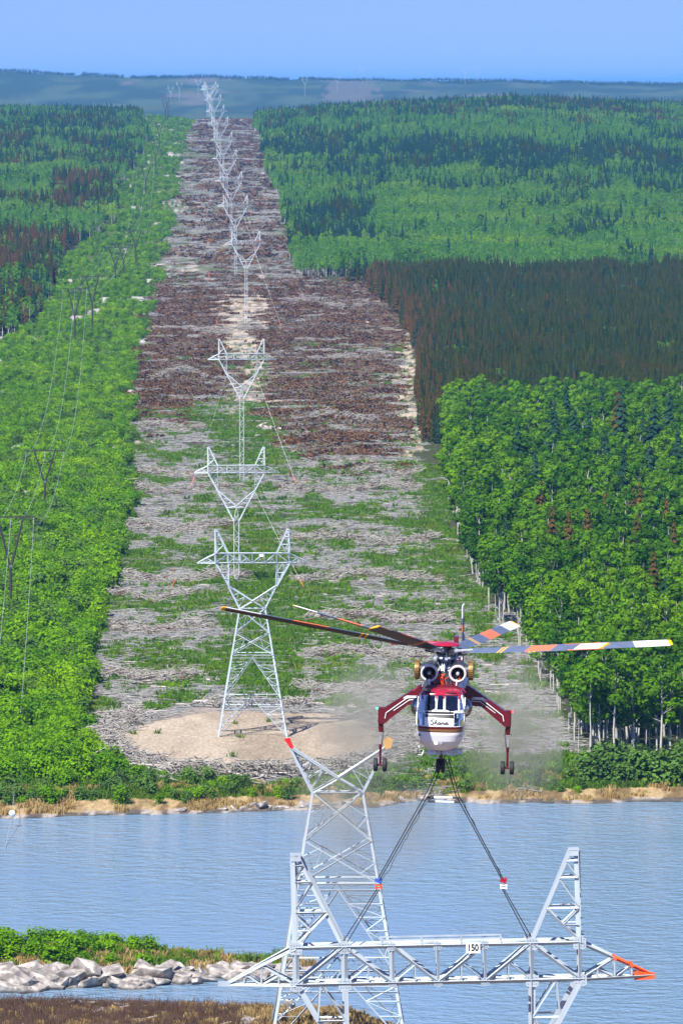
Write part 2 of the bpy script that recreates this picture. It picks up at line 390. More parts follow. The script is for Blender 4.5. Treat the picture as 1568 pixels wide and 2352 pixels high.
def zones(x, y, z, soft=0):
    px, py = project(x, y, z)
    if soft: px = px + RNG.normal(0, soft, px.shape); py = py + RNG.normal(0, soft, px.shape) * (py < 1600)
    px0 = px + (vnoise(x * .35, y * .12) - .5) * 18; py0 = py + (vnoise(x * .3 + 40, y * .1) - .5) * 10
    px = px + (vnoise(x * .35, y * .12) - .5) * 26 + (fbm(x * .08 + 3, y * .03, 3) - .5) * 70; py = py + (vnoise(x * .3 + 40, y * .1) - .5) * 16 + (fbm(x * .07 + 30, y * .02, 3) - .5) * 60 * (py < 1600)
    L, Rr, F = edges(py)
    inside = (px > L) & (px < Rr) & (y > 955)
    pad = (((px0 - 590) / 330) ** 2 + ((py0 - 1703) / 68) ** 2 < 1) & (y > 900) & (y < 1120)
    berm = (((px0 - 590) / 375) ** 2 + ((py0 - 1708) / 92) ** 2 < 1) & ~pad & (y > 900) & (y < 1120)
    d = dict(px=px, py=py, inside=inside, pad=pad, berm=berm)
    d['brown'] = inside & inpoly(px, py, BROWN) & ~inpoly(px, py, PALE1)
    d['pale'] = inside & (inpoly(px, py, PALE1) | inpoly(px, py, PALE2) | inpoly(px, py, PALE3))
    d['green'] = inside & (inpoly(px, py, GREENC) | inpoly(px, py, GREENB) | inpoly(px, py, GREENR))
    d['shore'] = (y > 925) & (y < 1010) & (py > 1775) & (z > -.5)
    d['forest_r'] = (px >= Rr) & (py < 1792) & (y > 960)
    d['forest_l'] = (px <= F) & (py < 800)
    d['old_row'] = (px <= L) & (px > F) & (y > 955)
    d['near'] = y < 660
    d['pen'] = (y > 740) & (y < 850) & (z > -.3)
    return d

def build_terrain():
    rows = np.concatenate([np.linspace(-400, 460, 12), np.arange(476, 600, 2.0), np.arange(600, 733, 9), np.arange(735, 850, 1.5), np.arange(850, 925, 9),
                           np.arange(925, 1100, 1.5), np.arange(1100, 1700, 3.0), np.arange(1700, 3300, 8), np.arange(3300, 7000, 20), np.arange(7000, 20000, 150), [24000, 30000, 40000]])
    pxs = np.concatenate([np.linspace(-220, 1790, 300)])
    nx = len(pxs) + 12
    X = np.zeros((len(rows), nx)); Y = np.repeat(rows[:, None], nx, 1)
    base = (pxs - CX) / FPX
    outer = np.array([30, 90, 200, 420, 2500, 9000.0])
    for i, dd in enumerate(rows):
        r = base * max(dd, 480)
        X[i] = np.concatenate([r[0] - outer[::-1], r, r[-1] + outer])
    Z = ground(X, Y)
    v = np.stack([X, Y, Z], -1).reshape(-1, 3)
    nr = len(rows); i = np.arange(nr - 1)[:, None] * nx + np.arange(nx - 1)[None]
    f = np.stack([i, i + 1, i + nx + 1, i + nx], -1).reshape(-1, 4)
    x, y, z = v[:, 0], v[:, 1], v[:, 2]
    q = zones(x, y, z)
    n1 = fbm(x * .5, y * .16, 4)[:, None]; n2 = fbm(x * .13 + 7, y * .045 + 3, 4)[:, None]
    def c(*a): return np.array(a)[None]
    def mixc(a, b, t): return a * (1 - t) + b * t
    col = np.repeat(c(.05, .055, .022), len(v), 0)                       # forest floor
    grey = mixc(c(.065, .055, .042), c(.18, .17, .14), sstep(.40, .64, n1))
    green = mixc(c(.075, .10, .022), c(.13, .16, .03), sstep(.35, .65, n1))
    clear = mixc(grey, green, np.clip(sstep(.44, .56, n2) * .7 + sstep(.5, .6, fbm(x * .4 + 3, y * .13 + 9, 4))[:, None] * .5, 0, .9))
    far_cl = mixc(c(.095, .085, .065), c(.25, .215, .175), sstep(.55, .72, n1)); far_cl = mixc(far_cl, c(.09, .12, .04), np.clip(sstep(.46, .6, n2) * .7 + sstep(500, 440, q['px'])[:, None] * .6 * (q['py'] < 640)[:, None], 0, .9))
    clear = np.where((q['py'] < 650)[:, None], far_cl, clear)
    I = lambda k: q[k][:, None]
    col = np.where(I('inside'), clear, col)
    col = np.where(I('green'), mixc(green, c(.22, .18, .11), sstep(.55, .66, n1) * .5), col)
    col = np.where(I('brown'), mixc(mixc(c(.05, .024, .013), c(.13, .06, .03), sstep(.4, .65, n1)), c(.24, .21, .18), sstep(.55, .66, fbm(x * .2 + 9, y * .09 + 4, 4))[:, None] * .7), col)
    col = np.where(I('pale'), mixc(c(.17, .135, .085), c(.42, .35, .26), sstep(.36, .56, n1)), col)
    ledge = sstep(.62, .70, fbm(x / 9 + 30, y / 16, 4))[:, None] * I('inside') * (q['py'] > 380)[:, None]
    col = mixc(col, c(.36, .31, .25) * (.7 + .6 * n1), ledge)
    col = np.where(I('old_row'), mixc(c(.055, .085, .018), c(.10, .13, .03), n1), col)
    ledge2 = sstep(.62, .68, fbm(x / 8 + 60, y / 18 + 8, 4))[:, None] * I('old_row')
    col = mixc(col, c(.40, .37, .34) * (.6 + .8 * n1), ledge2)
    col = np.where(I('berm') & I('inside'), mixc(c(.20, .16, .12), c(.36, .31, .27), n1), col)
    col = np.where(I('pad'), mixc(c(.28, .225, .16), c(.39, .32, .235), sstep(.3, .7, n2)) * (.9 + .2 * n1), col)
    sh = mixc(c(.16, .11, .05), c(.36, .26, .13), sstep(.4, .6, n1))
    sh = np.where((z < 1.3)[:, None], sh, mixc(green, sh, sstep(.5, .6, n2) * .5))
    sh = np.where((z < .35)[:, None], mixc(c(.10, .085, .07), c(.33, .29, .25), sstep(.48, .6, n1)), sh)
    col = np.where(I('shore'), sh, col)
    col = np.where(I('near'), mixc(c(.06, .035, .022), mixc(c(.15, .10, .06), c(.42, .35, .28), sstep(.42, .6, n2) * sstep(470, 640, q['px'])[:, None]), sstep(.35, .6, n1)), col)
    pen = np.where((z < 1.5)[:, None], mixc(c(.26, .24, .22), c(.42, .39, .36), n1), mixc(c(.09, .11, .03), c(.30, .22, .09), sstep(.42, .6, n2)))
    col = np.where(I('pen'), pen, col)
    col = np.where(((z < 0.02) & (y > 600) & (y < 1000))[:, None], c(.035, .045, .045), col)
    # far ridge: dark woods with a few bare scars
    rd = mixc(c(.028, .048, .026), c(.06, .085, .04), sstep(.4, .6, fbm(x / 90, y / 400, 4))[:, None])
    rd = mixc(rd, c(.14, .12, .10), (sstep(.66, .74, fbm(x / 160 + 3, y / 500 + 9, 3)))[:, None] * .8)
    rd = mixc(rd, c(.12, .11, .09), ((q['px'] > 745) & (q['px'] < 860) & (y > 12000) & (y < 14000))[:, None] * .8)
    col = np.where((y > 7200)[:, None], rd, col)
    m = bpy.data.materials.new('ground_cover'); m.use_nodes = True; n = m.node_tree.nodes; l = m.node_tree.links; b = n['Principled BSDF']
    at_ = n.new('ShaderNodeAttribute'); at_.attribute_name = 'ground_colour'
    tc = n.new('ShaderNodeTexCoord'); mp = n.new('ShaderNodeMapping'); mp.inputs['Scale'].default_value = (1.5, .55, 1.5)
    nz = n.new('ShaderNodeTexNoise'); nz.inputs['Scale'].default_value = 1.0; nz.inputs['Detail'].default_value = 6; nz.inputs['Roughness'].default_value = .7
    l.new(tc.outputs['Object'], mp.inputs[0]); l.new(mp.outputs[0], nz.inputs['Vector'])
    mr = n.new('ShaderNodeMapRange'); mr.inputs['From Min'].default_value = .3; mr.inputs['From Max'].default_value = .7; mr.inputs['To Min'].default_value = .62; mr.inputs['To Max'].default_value = 1.35
    l.new(nz.outputs['Fac'], mr.inputs['Value'])
    vm = n.new('ShaderNodeVectorMath'); vm.operation = 'SCALE'; l.new(at_.outputs['Color'], vm.inputs[0]); l.new(mr.outputs[0], vm.inputs['Scale'])
    l.new(vm.outputs[0], b.inputs['Base Color']); b.inputs['Roughness'].default_value = .95; b.inputs['Specular IOR Level'].default_value = .1
    bp = n.new('ShaderNodeBump'); bp.inputs['Strength'].default_value = .5; bp.inputs['Distance'].default_value = .5; l.new(nz.outputs['Fac'], bp.inputs['Height']); l.new(bp.outputs[0], b.inputs['Normal'])
    me = np_mesh('ground', v, f, [m], smooth=True)
    a = me.attributes.new('ground_colour', 'FLOAT_COLOR', 'POINT')
    a.data.foreach_set('color', np.concatenate([col, np.ones((len(v), 1))], 1).astype(np.float32).ravel())
    tag(link('ground', me), 'cleared valley floor, hills and far wooded ridge', kind='structure')
build_terrain()

# lake
def build_lake():
    m = bpy.data.materials.new('lake_water'); m.use_nodes = True; n = m.node_tree.nodes; l = m.node_tree.links; b = n['Principled BSDF']
    b.inputs['Base Color'].default_value = (.165, .26, .36, 1); b.inputs['Roughness'].default_value = .10; b.inputs['IOR'].default_value = 1.333
    tc = n.new('ShaderNodeTexCoord')
    hs = []
    for sc, st, dist in (((.30, .42, 1), .9, 1.0), ((.9, 1.1, 1), .9, .45)):
        mp = n.new('ShaderNodeMapping'); mp.inputs['Scale'].default_value = sc; mp.inputs['Rotation'].default_value = (0, 0, .25)
        l.new(tc.outputs['Object'], mp.inputs[0]); nz = n.new('ShaderNodeTexNoise'); nz.inputs['Scale'].default_value = 1; nz.inputs['Detail'].default_value = 3; nz.inputs['Distortion'].default_value = .4
        l.new(mp.outputs[0], nz.inputs['Vector'])
        bp = n.new('ShaderNodeBump'); bp.inputs['Distance'].default_value = dist
        wn = n.new('ShaderNodeTexNoise'); wn.inputs['Scale'].default_value = .018; wn.inputs['Detail'].default_value = 3; l.new(tc.outputs['Object'], wn.inputs['Vector'])
        wr = n.new('ShaderNodeMapRange'); wr.inputs['From Min'].default_value = .38; wr.inputs['From Max'].default_value = .6; wr.inputs['To Min'].default_value = st * .35; wr.inputs['To Max'].default_value = st; l.new(wn.outputs['Fac'], wr.inputs['Value']); l.new(wr.outputs[0], bp.inputs['Strength'])
        l.new(nz.outputs['Fac'], bp.inputs['Height'])
        if hs: l.new(hs[-1].outputs[0], bp.inputs['Normal'])
        hs.append(bp)
    l.new(hs[-1].outputs[0], b.inputs['Normal'])
    me = bpy.data.meshes.new('lake'); me.from_pydata([(-430, 560, 0), (430, 560, 0), (430, 985, 0), (-430, 985, 0)], [], [(0, 1, 2, 3)]); me.materials.append(m)
    tag(link('lake', me), 'rippled blue lake between the two banks', kind='structure')
build_lake()

# air: one even, pale volume over everything
def build_haze():
    m = bpy.data.materials.new('haze_air'); m.use_nodes = True; n = m.node_tree.nodes; l = m.node_tree.links; n.clear()
    out = n.new('ShaderNodeOutputMaterial'); pv = n.new('ShaderNodeVolumePrincipled')
    pv.inputs['Color'].default_value = HAZE_COL; pv.inputs['Density'].default_value = HAZE_DEN; pv.inputs['Anisotropy'].default_value = 0.0
    l.new(pv.outputs[0], out.inputs['Volume'])
    b = MB(); b.box((0, 21000 - 1000, (180 - 10) / 2), (26000, 44000, 190)); o = b.build('haze', m)
    tag(o, 'thin blue summer haze over the whole valley', 'haze', kind='stuff')
HAZE_COL = (.14, .48, 1.0, 1); HAZE_DEN = 3.5e-5
build_haze()

# ------------------------------------------------------------------ scattered growth: points carried by one object, instanced by geometry nodes
def scatter_group(coll):
    g = bpy.data.node_groups.new('scatter_' + coll.name, 'GeometryNodeTree')
    g.interface.new_socket('Geometry', in_out='INPUT', socket_type='NodeSocketGeometry'); g.interface.new_socket('Geometry', in_out='OUTPUT', socket_type='NodeSocketGeometry')
    n = g.nodes; l = g.links
    gi = n.new('NodeGroupInput'); go = n.new('NodeGroupOutput'); ip = n.new('GeometryNodeInstanceOnPoints')
    ci = n.new('GeometryNodeCollectionInfo'); ci.inputs['Collection'].default_value = coll; ci.inputs['Separate Children'].default_value = True; ci.inputs['Reset Children'].default_value = True
    def attr(nm, t):
        a = n.new('GeometryNodeInputNamedAttribute'); a.data_type = t; a.inputs['Name'].default_value = nm; return a.outputs['Attribute']
    er = n.new('FunctionNodeEulerToRotation')
    l.new(gi.outputs[0], ip.inputs['Points']); l.new(ci.outputs[0], ip.inputs['Instance']); ip.inputs['Pick Instance'].default_value = True
    l.new(attr('pick', 'INT'), ip.inputs['Instance Index']); l.new(attr('turn', 'FLOAT_VECTOR'), er.inputs[0]); l.new(er.outputs[0], ip.inputs['Rotation'])
    l.new(attr('size', 'FLOAT_VECTOR'), ip.inputs['Scale']); l.new(ip.outputs[0], go.inputs[0])
    return g
def scatter(name, protos, pos, size, pick, label, cat, rot=None, tilt=0.0):
    """protos: meshes; pos (n,3); size (n,) or (n,3)"""
    n = len(pos)
    if n == 0: return None
    coll = bpy.data.collections.new('forms_' + name)
    for i, me in enumerate(protos):
        o = bpy.data.objects.new('%s_form_%02d' % (name, i), me); coll.objects.link(o)
    me = bpy.data.meshes.new(name); me.vertices.add(n); me.vertices.foreach_set('co', np.asarray(pos, np.float32).ravel())
    size = np.asarray(size, np.float32)
    if size.ndim == 1: size = np.repeat(size[:, None], 3, 1)
    a = me.attributes.new('size', 'FLOAT_VECTOR', 'POINT'); a.data.foreach_set('vector', size.ravel().astype(np.float32))
    rz = RNG.random(n) * 6.283 if rot is None else rot
    tr = np.stack([RNG.normal(0, tilt, n), RNG.normal(0, tilt, n), rz], 1).astype(np.float32)
    a = me.attributes.new('turn', 'FLOAT_VECTOR', 'POINT'); a.data.foreach_set('vector', tr.ravel())
    a = me.attributes.new('pick', 'INT', 'POINT'); a.data.foreach_set('value', np.asarray(pick, np.int32))
    o = link(name, me); md = o.modifiers.new('scatter', 'NODES'); md.node_group = scatter_group(coll)
    tag(o, label, cat, kind='stuff'); return o

def leaf_quads(c, nrm, s, rng, aspect=1.0):
    """leaf-clump faces at c facing nrm"""
    n = len(c)
    nrm = nrm / np.linalg.norm(nrm, axis=1, keepdims=True)
    r = rng.normal(size=(n, 3)); a = np.cross(nrm, r); a /= np.linalg.norm(a, axis=1, keepdims=True) + 1e-9
    b = np.cross(nrm, a); s = np.asarray(s)[:, None]
    j = lambda: (1 + (rng.random((n, 1)) - .5) * .6)
    v = np.stack([c - a * s * j(), c - b * s * aspect * j(), c + a * s * j(), c + b * s * aspect * j()], 1)
    f = np.arange(n * 4).reshape(n, 4)
    return v.reshape(-1, 3), f
def tube_np(p, r, k=5):
    p = np.asarray(p, float); m = len(p); q = np.arange(k) / k * 6.2832
    v = []
    for i in range(m):
        t = p[min(i + 1, m - 1)] - p[max(i - 1, 0)]; t = t / (np.linalg.norm(t) + 1e-9)
        u = np.array([0, 1, 0]) if abs(t[1]) < .8 else np.array([1, 0, 0])
        a = np.cross(t, u); a /= np.linalg.norm(a); b = np.cross(t, a)
        v.append(p[i] + (np.cos(q)[:, None] * a + np.sin(q)[:, None] * b) * r[i])
    v = np.concatenate(v)
    f = [[i * k + j, i * k + (j + 1) % k, (i + 1) * k + (j + 1) % k, (i + 1) * k + j] for i in range(m - 1) for j in range(k)]
    return v, np.array(f)
def cat_vf(lst):
    V = []; F = []; o = 0
    for v, f in lst: V.append(v); F.append(f + o); o += len(v)
    return np.concatenate(V), np.concatenate(F)

def aspen_form(seed, leaves=1300, h=14.0, cr=2.4, clear=.42, tr=.20):
    rng = np.random.default_rng(seed)
    lean = rng.normal(0, .25, 2); zz = np.linspace(0, h * .93, 7)
    tp = np.stack([lean[0] * (zz / h) ** 2 * 2 + rng.normal(0, .06, 7), lean[1] * (zz / h) ** 2 * 2 + rng.normal(0, .06, 7), zz], 1); tp[0, :2] = 0
    parts = [tube_np(tp, np.linspace(tr, .04, 7), 5)]
    C = []; N = []
    nl = rng.integers(9, 12); blobs = []
    for i in range(nl):
        t = clear + (1 - clear) * (i + rng.random()) / nl
        k = np.interp(t, [clear, clear + .2, .8, 1], [.55, 1, .85, .25]) * cr
        az = i * 2.4 + rng.normal(0, .4); st = np.array([np.interp(t * h * .8, zz, tp[:, 0]), np.interp(t * h * .8, zz, tp[:, 1]), t * h * .8])
        e = st + np.array([math.cos(az) * k * .8, math.sin(az) * k * .8, h * .09 + rng.random() * .8])
        parts.append(tube_np([st, (st + e) / 2 + rng.normal(0, .12, 3), e], [.045, .03, .012], 4))
        blobs.append((e + np.array([0, 0, .2]), (.9 + rng.random() * .7) * (.62 + .38 * k / cr)))
    blobs.append((tp[-1] + np.array([0, 0, .1]), .9))
    tot = sum(b[1] ** 2 for b in blobs)
    for bc, br in blobs:
        n = int(leaves * br * br / tot)
        d = rng.normal(size=(n, 3)); d /= np.linalg.norm(d, axis=1, keepdims=True)
        C.append(bc + d * br * (.72 + .34 * rng.random((n, 1))) * np.array([1.05, 1.05, .72])); N.append(d * 1.0 + np.array([0, 0, .35]) + rng.normal(0, .22, (n, 3)))
    C = np.concatenate(C); N = np.concatenate(N)
    return cat_vf(parts), leaf_quads(C, N, .16 + .13 * rng.random(len(C)), rng)
def spruce_form(seed, h=12.0, r=1.5, whorls=17, bare=.12):
    rng = np.random.default_rng(seed)
    tv = tube_np([[0, 0, 0], [rng.normal(0, .08), rng.normal(0, .08), h * .5], [0, 0, h]], [.11, .07, .01], 5)
    V = []; F = []; o = 0
    for w in range(whorls):
        t = bare + (1 - bare) * (w + .3 * rng.random()) / whorls
        rr = r * (1 - (t - bare) / (1 - bare)) ** .75 * (.75 + .5 * rng.random()) + .12
        nb = 7
        for k in range(nb):
            az = 6.283 * k / nb + rng.random() * .9; ln = rr * (.7 + .5 * rng.random()); z = t * h + rng.normal(0, .12)
            d = np.array([math.cos(az), math.sin(az), 0]); s = np.array([-d[1], d[0], 0]) * ln * (.30 + .15 * rng.random())
            p0 = np.array([0, 0, z + .35]); p1 = d * ln * .55 + np.array([0, 0, z + .08]); p2 = d * ln + np.array([0, 0, z - .28 * ln - .1])
            V += [p0, p1 + s - [0, 0, .12], p2, p1 - s - [0, 0, .12], p1 + [0, 0, .12]]
            F += [[o, o + 1, o + 4], [o + 1, o + 2, o + 4], [o + 2, o + 3, o + 4], [o + 3, o, o + 4]]; o += 5
    F = np.array(F)
    F4 = np.concatenate([F, F[:, 2:]], 1)
    return tv, (np.array(V), F)
def bush_form(seed, n=330, h=2.6, r=1.25, stems=6, s0=.10):
    rng = np.random.default_rng(seed); parts = []; C = []; N = []
    for k in range(stems):
        az = 6.283 * k / stems + rng.random(); e = np.array([math.cos(az) * r * .55 * rng.random() ** .5, math.sin(az) * r * .55 * rng.random() ** .5, h * (.65 + .4 * rng.random())])
        parts.append(tube_np([[e[0] * .2, e[1] * .2, -.15], e * .55 + rng.normal(0, .08, 3), e], [.04, .03, .008], 4))
        m = n // stems; u = rng.random(m) ** .7
        c = e * u[:, None] + rng.normal(0, 1, (m, 3)) * np.array([.32, .32, .22]) * r * (1.15 - .5 * u[:, None]); c[:, 2] = np.maximum(c[:, 2], .12)
        C.append(c)
    C = np.concatenate(C); N = C * np.array([1, 1, .35]) + np.array([0, 0, .8]) + rng.normal(0, .5, C.shape)
    return cat_vf(parts), leaf_quads(C, N, s0 + s0 * rng.random(len(C)), rng, 1.3)
def both(name, tv, cv, mats):
    """trunk and crown in one mesh, for the far masses"""
    tvv, tf = tv; cvv, cf = cv
    if cf.shape[1] == 3:
        me = bpy.data.meshes.new(name); v = np.concatenate([tvv, cvv]); f = [list(map(int, q)) for q in tf] + [list(map(int, q + len(tvv))) for q in cf]
        return np_mesh(name, v, f, mats, [0] * len(tf) + [1] * len(cf))
    return np_mesh(name, np.concatenate([tvv, cvv]), np.concatenate([tf, cf + len(tvv)]), mats, [0] * len(tf) + [1] * len(cf))

def jitter_grid(d0, d1, px0, px1, sp, k=1.0):
    """points about sp metres apart over the ground between depths d0..d1 and view columns px0..px1; sp grows with depth by k"""
    out = []
    y = d0
    while y < d1:
        s = sp * (1 + (k - 1) * (y - d0) / (d1 - d0)); x0 = (px0 - CX) / FPX * y; x1 = (px1 - CX) / FPX * y
        n = max(1, int((x1 - x0) / s))
        xs = x0 + (np.arange(n) + RNG.random(n)) / n * (x1 - x0); ys = y + (RNG.random(n) - .5) * s * 1.3
        out.append(np.stack([xs, ys], 1)); y += s
    p = np.concatenate(out)
    return np.concatenate([p, ground(p[:, 0], p[:, 1])[:, None]], 1)

def split_near(P, extra, n=300, h=10.0):
    """indices of the n that show largest (nearest, in the picture) and of the rest"""
    px, py = project(P[:, 0], P[:, 1], P[:, 2] + h * .8)
    vis = (px > 6) & (px < 1562) & (py < 2335) & (py > 5)
    key = np.where(vis, P[:, 1], 1e9)
    o = np.argsort(key); a = o[:n]; a = a[key[a] < 1e8]
    rest = np.setdiff1d(np.arange(len(P)), a); return a, rest

def plant_things(name, crown_name, forms, P, size, labels, group, cat, stem_name='trunk', keys=None):
    """each plant a thing of its own > trunk, crown; forms = list of (trunk mesh, crown mesh)"""
    for i in range(len(P)):
        t, c = forms[i % len(forms)] if keys is None else forms[keys[i]]
        o = empty(name, tuple(P[i]), (0, 0, random.random() * 6.283)); s = size[i]
        o.scale = (s * random.uniform(.88, 1.15), s * random.uniform(.88, 1.15), s)
        lab, grp = labels(P[i], i); tag(o, lab, cat, grp or group)
        link(stem_name, t, o); link(crown_name, c, o)

# ------------------------------------------------------------------ woods
ASP = [aspen_form(100 + i, 1150, 14.0 + .5 * (i % 3), 2.7 + .3 * (i % 3), [.40, .48, .36, .44, .52, .40][i]) for i in range(6)] + [aspen_form(110 + i, 800, 15.0 + i, 1.9, [.66, .58, .5][i], .13) for i in range(3)]
SPR = [spruce_form(200 + i, 12.0, 1.45 + .2 * (i % 3), 16 + i % 3, .10 + .05 * (i % 3)) for i in range(6)]
BSH = [bush_form(300 + i, 560, 2.8, 1.6 + .2 * (i % 3), 7, .095) for i in range(5)]
def sep(name, tv, cv, mt, mc, cname):
    tvv, tf = tv; cvv, cf = cv
    return np_mesh(name + '_trunk', tvv, tf, [mt]), np_mesh(name + '_' + cname, cvv, cf, [mc])
asp_sep = [sep('aspen', t, c, M['bark_white'], M['aspen'], 'crown') for t, c in ASP]
spr_sep = [sep('spruce', t, c, M['bark_dark'], M['spruce'], 'crown') for t, c in SPR]
sprb_sep = [sep('dead_spruce', t, c, M['bark_dark'], M['spruce_brown'], 'crown') for t, c in SPR[:4]]
sprg_sep = [sep('green_spruce', t, c, M['bark_dark'], M['spruce_green'], 'crown') for t, c in SPR[:4]]
bsh_sep = [sep('alder', t, c, M['stem'], M['alder'], 'foliage') for t, c in BSH]
wil_sep = [sep('willow', t, c, M['stem'], M['willow'], 'foliage') for t, c in BSH]
wil_all = [both('willow', t, c, [M['stem'], M['willow']]) for t, c in BSH]
asp_all = [both('aspen', t, c, [M['bark_white'], M['aspen']]) for t, c in ASP]
aspf_all = [both('young_aspen', t, c, [M['bark_white'], M['aspen_far']]) for t, c in [aspen_form(150 + i, 420, 11.5, 2.0, .34) for i in range(4)]]
spr_all = [both('spruce', t, c, [M['bark_dark'], M['spruce']]) for t, c in SPR[:4]]
sprb_all = [both('dead_spruce', t, c, [M['bark_dark'], M['spruce_brown']]) for t, c in SPR[:3]]
sprg_all = [both('green_spruce', t, c, [M['bark_dark'], M['spruce_green']]) for t, c in SPR[:4]]
bsh_all = [both('alder', t, c, [M['stem'], M['alder']]) for t, c in BSH]

# aspen wood by the lake, right of the strip
P = jitter_grid(955, 1960, 1030, 1760, 4.5, 1.0)
px, py = project(P[:, 0], P[:, 1], P[:, 2]); _, rr, _f = edges(py)
lim = np.interp(px, [960, 1050, 1200, 1350, 1568, 1760], [985, 990, 985, 970, 985, 985]) + (vnoise(px / 40, py * 0) - .5) * 16
keep = (px > rr + 3 + (vnoise(py / 12, px * 0) - .5) * 22) & (py > lim) & (py < 1788) & ~((px > 1330) & (py > 1765))
P = P[keep]
sz = RNG.uniform(.66, 1.30, len(P)); sz *= .88 + .3 * fbm(P[:, 0] / 14, P[:, 1] / 30, 2)
near, rest = split_near(P, 0, 300, 12)
asz = sz[near]
def asp_lab(p, i):
    x, y = project(p[0], p[1], p[2]); r_ = float(edges(y)[1]); h_ = 'tall' if asz[i] > 1.15 else 'short' if asz[i] < .85 else 'mid sized'
    if x < r_ + 34: return h_ + ' green aspen on the edge of the felled strip, its pale trunk bare', 'aspens along the edge of the strip, ' + h_
    if y > 1735: return h_ + ' green aspen in the front row of the wood above the willows and lake', 'aspens of the front row, ' + h_
    if y > 1640: return h_ + ' green aspen just behind the front row of the lakeside wood', 'aspens behind the front row, ' + h_
    return h_ + ' green aspen deeper inside the lakeside wood at the right', 'aspens deeper in the wood, ' + h_
plant_things('aspen_tree', 'crown', asp_sep, P[near], sz[near],
             asp_lab, 'aspens of the lakeside wood', 'tree', keys=[(6 + i % 3) if asp_lab(P[k], i)[0].find('edge') > 0 and i % 5 < 3 else i % 6 for i, k in enumerate(near)])
ex_, ey_ = project(P[rest][:, 0], P[rest][:, 1], P[rest][:, 2]); er_ = edges(ey_)[1]
scatter('aspen_wood', asp_all, P[rest], sz[rest], np.where((ex_ < er_ + 46) & (RNG.random(len(rest)) < .6), 6 + RNG.integers(0, 3, len(rest)), RNG.integers(0, 6, len(rest))), 'bright green aspen wood climbing the right side behind the front trees', 'trees', tilt=.03)

# bare grey aspens that have lost their leaves
for i, (x, y, hpx) in enumerate([(1210, 1150, 120), (1222, 1280, 130), (1330, 1240, 130), (1180, 1345, 150), (1150, 1380, 150), (1265, 1160, 100), (1378, 1180, 110), (1510, 1170, 100), (1120, 1290, 120), (1235, 1420, 120), (1460, 1130, 90), (1400, 1560, 130), (1500, 1600, 130), (1440, 1690, 150), (1330, 1640, 150)]):
    g = on_ground(x, y); s = hpx / (FPX / g.y) / 13.5; o = link('bare_aspen_tree', asp_sep[i % 6][0]); o.location = g; o.rotation_euler = (0, 0, i * 1.7); o.scale = (s * 1.3, s * 1.3, s)
    tag(o, 'leafless pale aspen with white branching trunk showing between the green crowns', 'tree', 'leafless aspens in the wood')

# a few conifers and one pale round crown that stand out among the aspens
def sprinkle(name, forms, lst, label, group, cat='tree', h=12.0):
    for i, (x, y, hpx) in enumerate(lst):
        dy_ = 0 if h > 13 else 52; g = on_ground(x, y + dy_); s = (hpx + dy_ * 1.9) / (FPX / g.y) / h
        o = empty(name, tuple(g), (0, 0, random.random() * 6.28)); o.scale = (s * 1.25, s * 1.25, s)
        tag(o, label if isinstance(label, str) else label[i], cat, group)
        link('trunk', forms[i % len(forms)][0], o); link('crown', forms[i % len(forms)][1], o)
sprinkle('spruce_tree', sprg_sep, [(1425, 1085, 150), (1502, 1080, 120), (1537, 1060, 110), (1475, 1070, 90), (1350, 1075, 90), (1272, 1090, 120), (1318, 1075, 90), (1430, 1200, 130), (1228, 1190, 110), (1284, 1480, 110), (1160, 1345, 100), (1390, 1130, 100), (1556, 1140, 120), (1490, 1150, 90), (1190, 1110, 90), (1340, 1420, 110), (1100, 1260, 90), (1525, 1500, 130), (1460, 1560, 120), (1380, 1010, 80), (1300, 1010, 80)],
         'dark green spruce poking up alone among the pale aspens', 'dark spruces among the aspens')
sprinkle('dead_spruce_tree', sprb_sep, [(1268, 1335, 130), (1305, 1330, 110), (1348, 1320, 105), (1468, 1250, 100), (1452, 1255, 90), (1463, 1335, 110), (1420, 1075, 130), (1545, 1370, 130), (1500, 1420, 110), (1240, 1240, 90), (1390, 1270, 90), (1530, 1290, 100)],
         'dead rusty brown conifer standing among the green aspens', 'brown dead conifers among the aspens')
sprinkle('aspen_tree', [sep('pale_aspen', ASP[2][0], ASP[2][1], M['bark_white'], M['alder'], 'crown')], [(1408, 1330, 185)], 'light yellow-green round-crowned aspen beside the rusty brown conifers', None, h=15.0)

# dark spruce stand above the aspens
P = jitter_grid(1850, 3260, 800, 1770, 3.0, 1.12)
px, py = project(P[:, 0], P[:, 1], P[:, 2]); _, rr, _f = edges(py)
lim = np.interp(px, [960, 1050, 1200, 1350, 1568, 1760], [1045, 1015, 990, 980, 990, 990])
step = np.where((py < 770) & (px < 935), 0, 0)
keep = (px > rr + 2 + (vnoise(py / 14, px * 0 + 3) - .5) * 26) & (py < lim) & (py > 640 + (fbm(px / 60, px * 0 + 3, 3) - .5) * 26)
P = P[keep]; px = px[keep]; py = py[keep]; rr = rr[keep]
edge = np.exp(-np.maximum(px - rr, 0) / 60) * .6 + .0 + .2 * (fbm(P[:, 0] / 25, P[:, 1] / 90, 3) - .5)
kind = np.where(RNG.random(len(P)) < edge, 1, 0); kind = np.where((RNG.random(len(P)) < .10) & (kind == 0), 2, kind)
kind = np.where((fbm(P[:, 0] / 12 + 50, P[:, 1] / 50, 3) > .70), 3, kind)
sz = RNG.uniform(.74, 1.10, len(P)) * (.78 + .44 * fbm(P[:, 0] / 20, P[:, 1] / 60, 2))
q = np.where((py < 955) & (px < 1564) & (kind < 2), P[:, 1], 1e9); o_ = np.argsort(q)[:300]; near = o_[q[o_] < 1e8]; rest = np.setdiff1d(np.arange(len(P)), near)
nb = near[kind[near] == 1]; nd = near[kind[near] == 0]
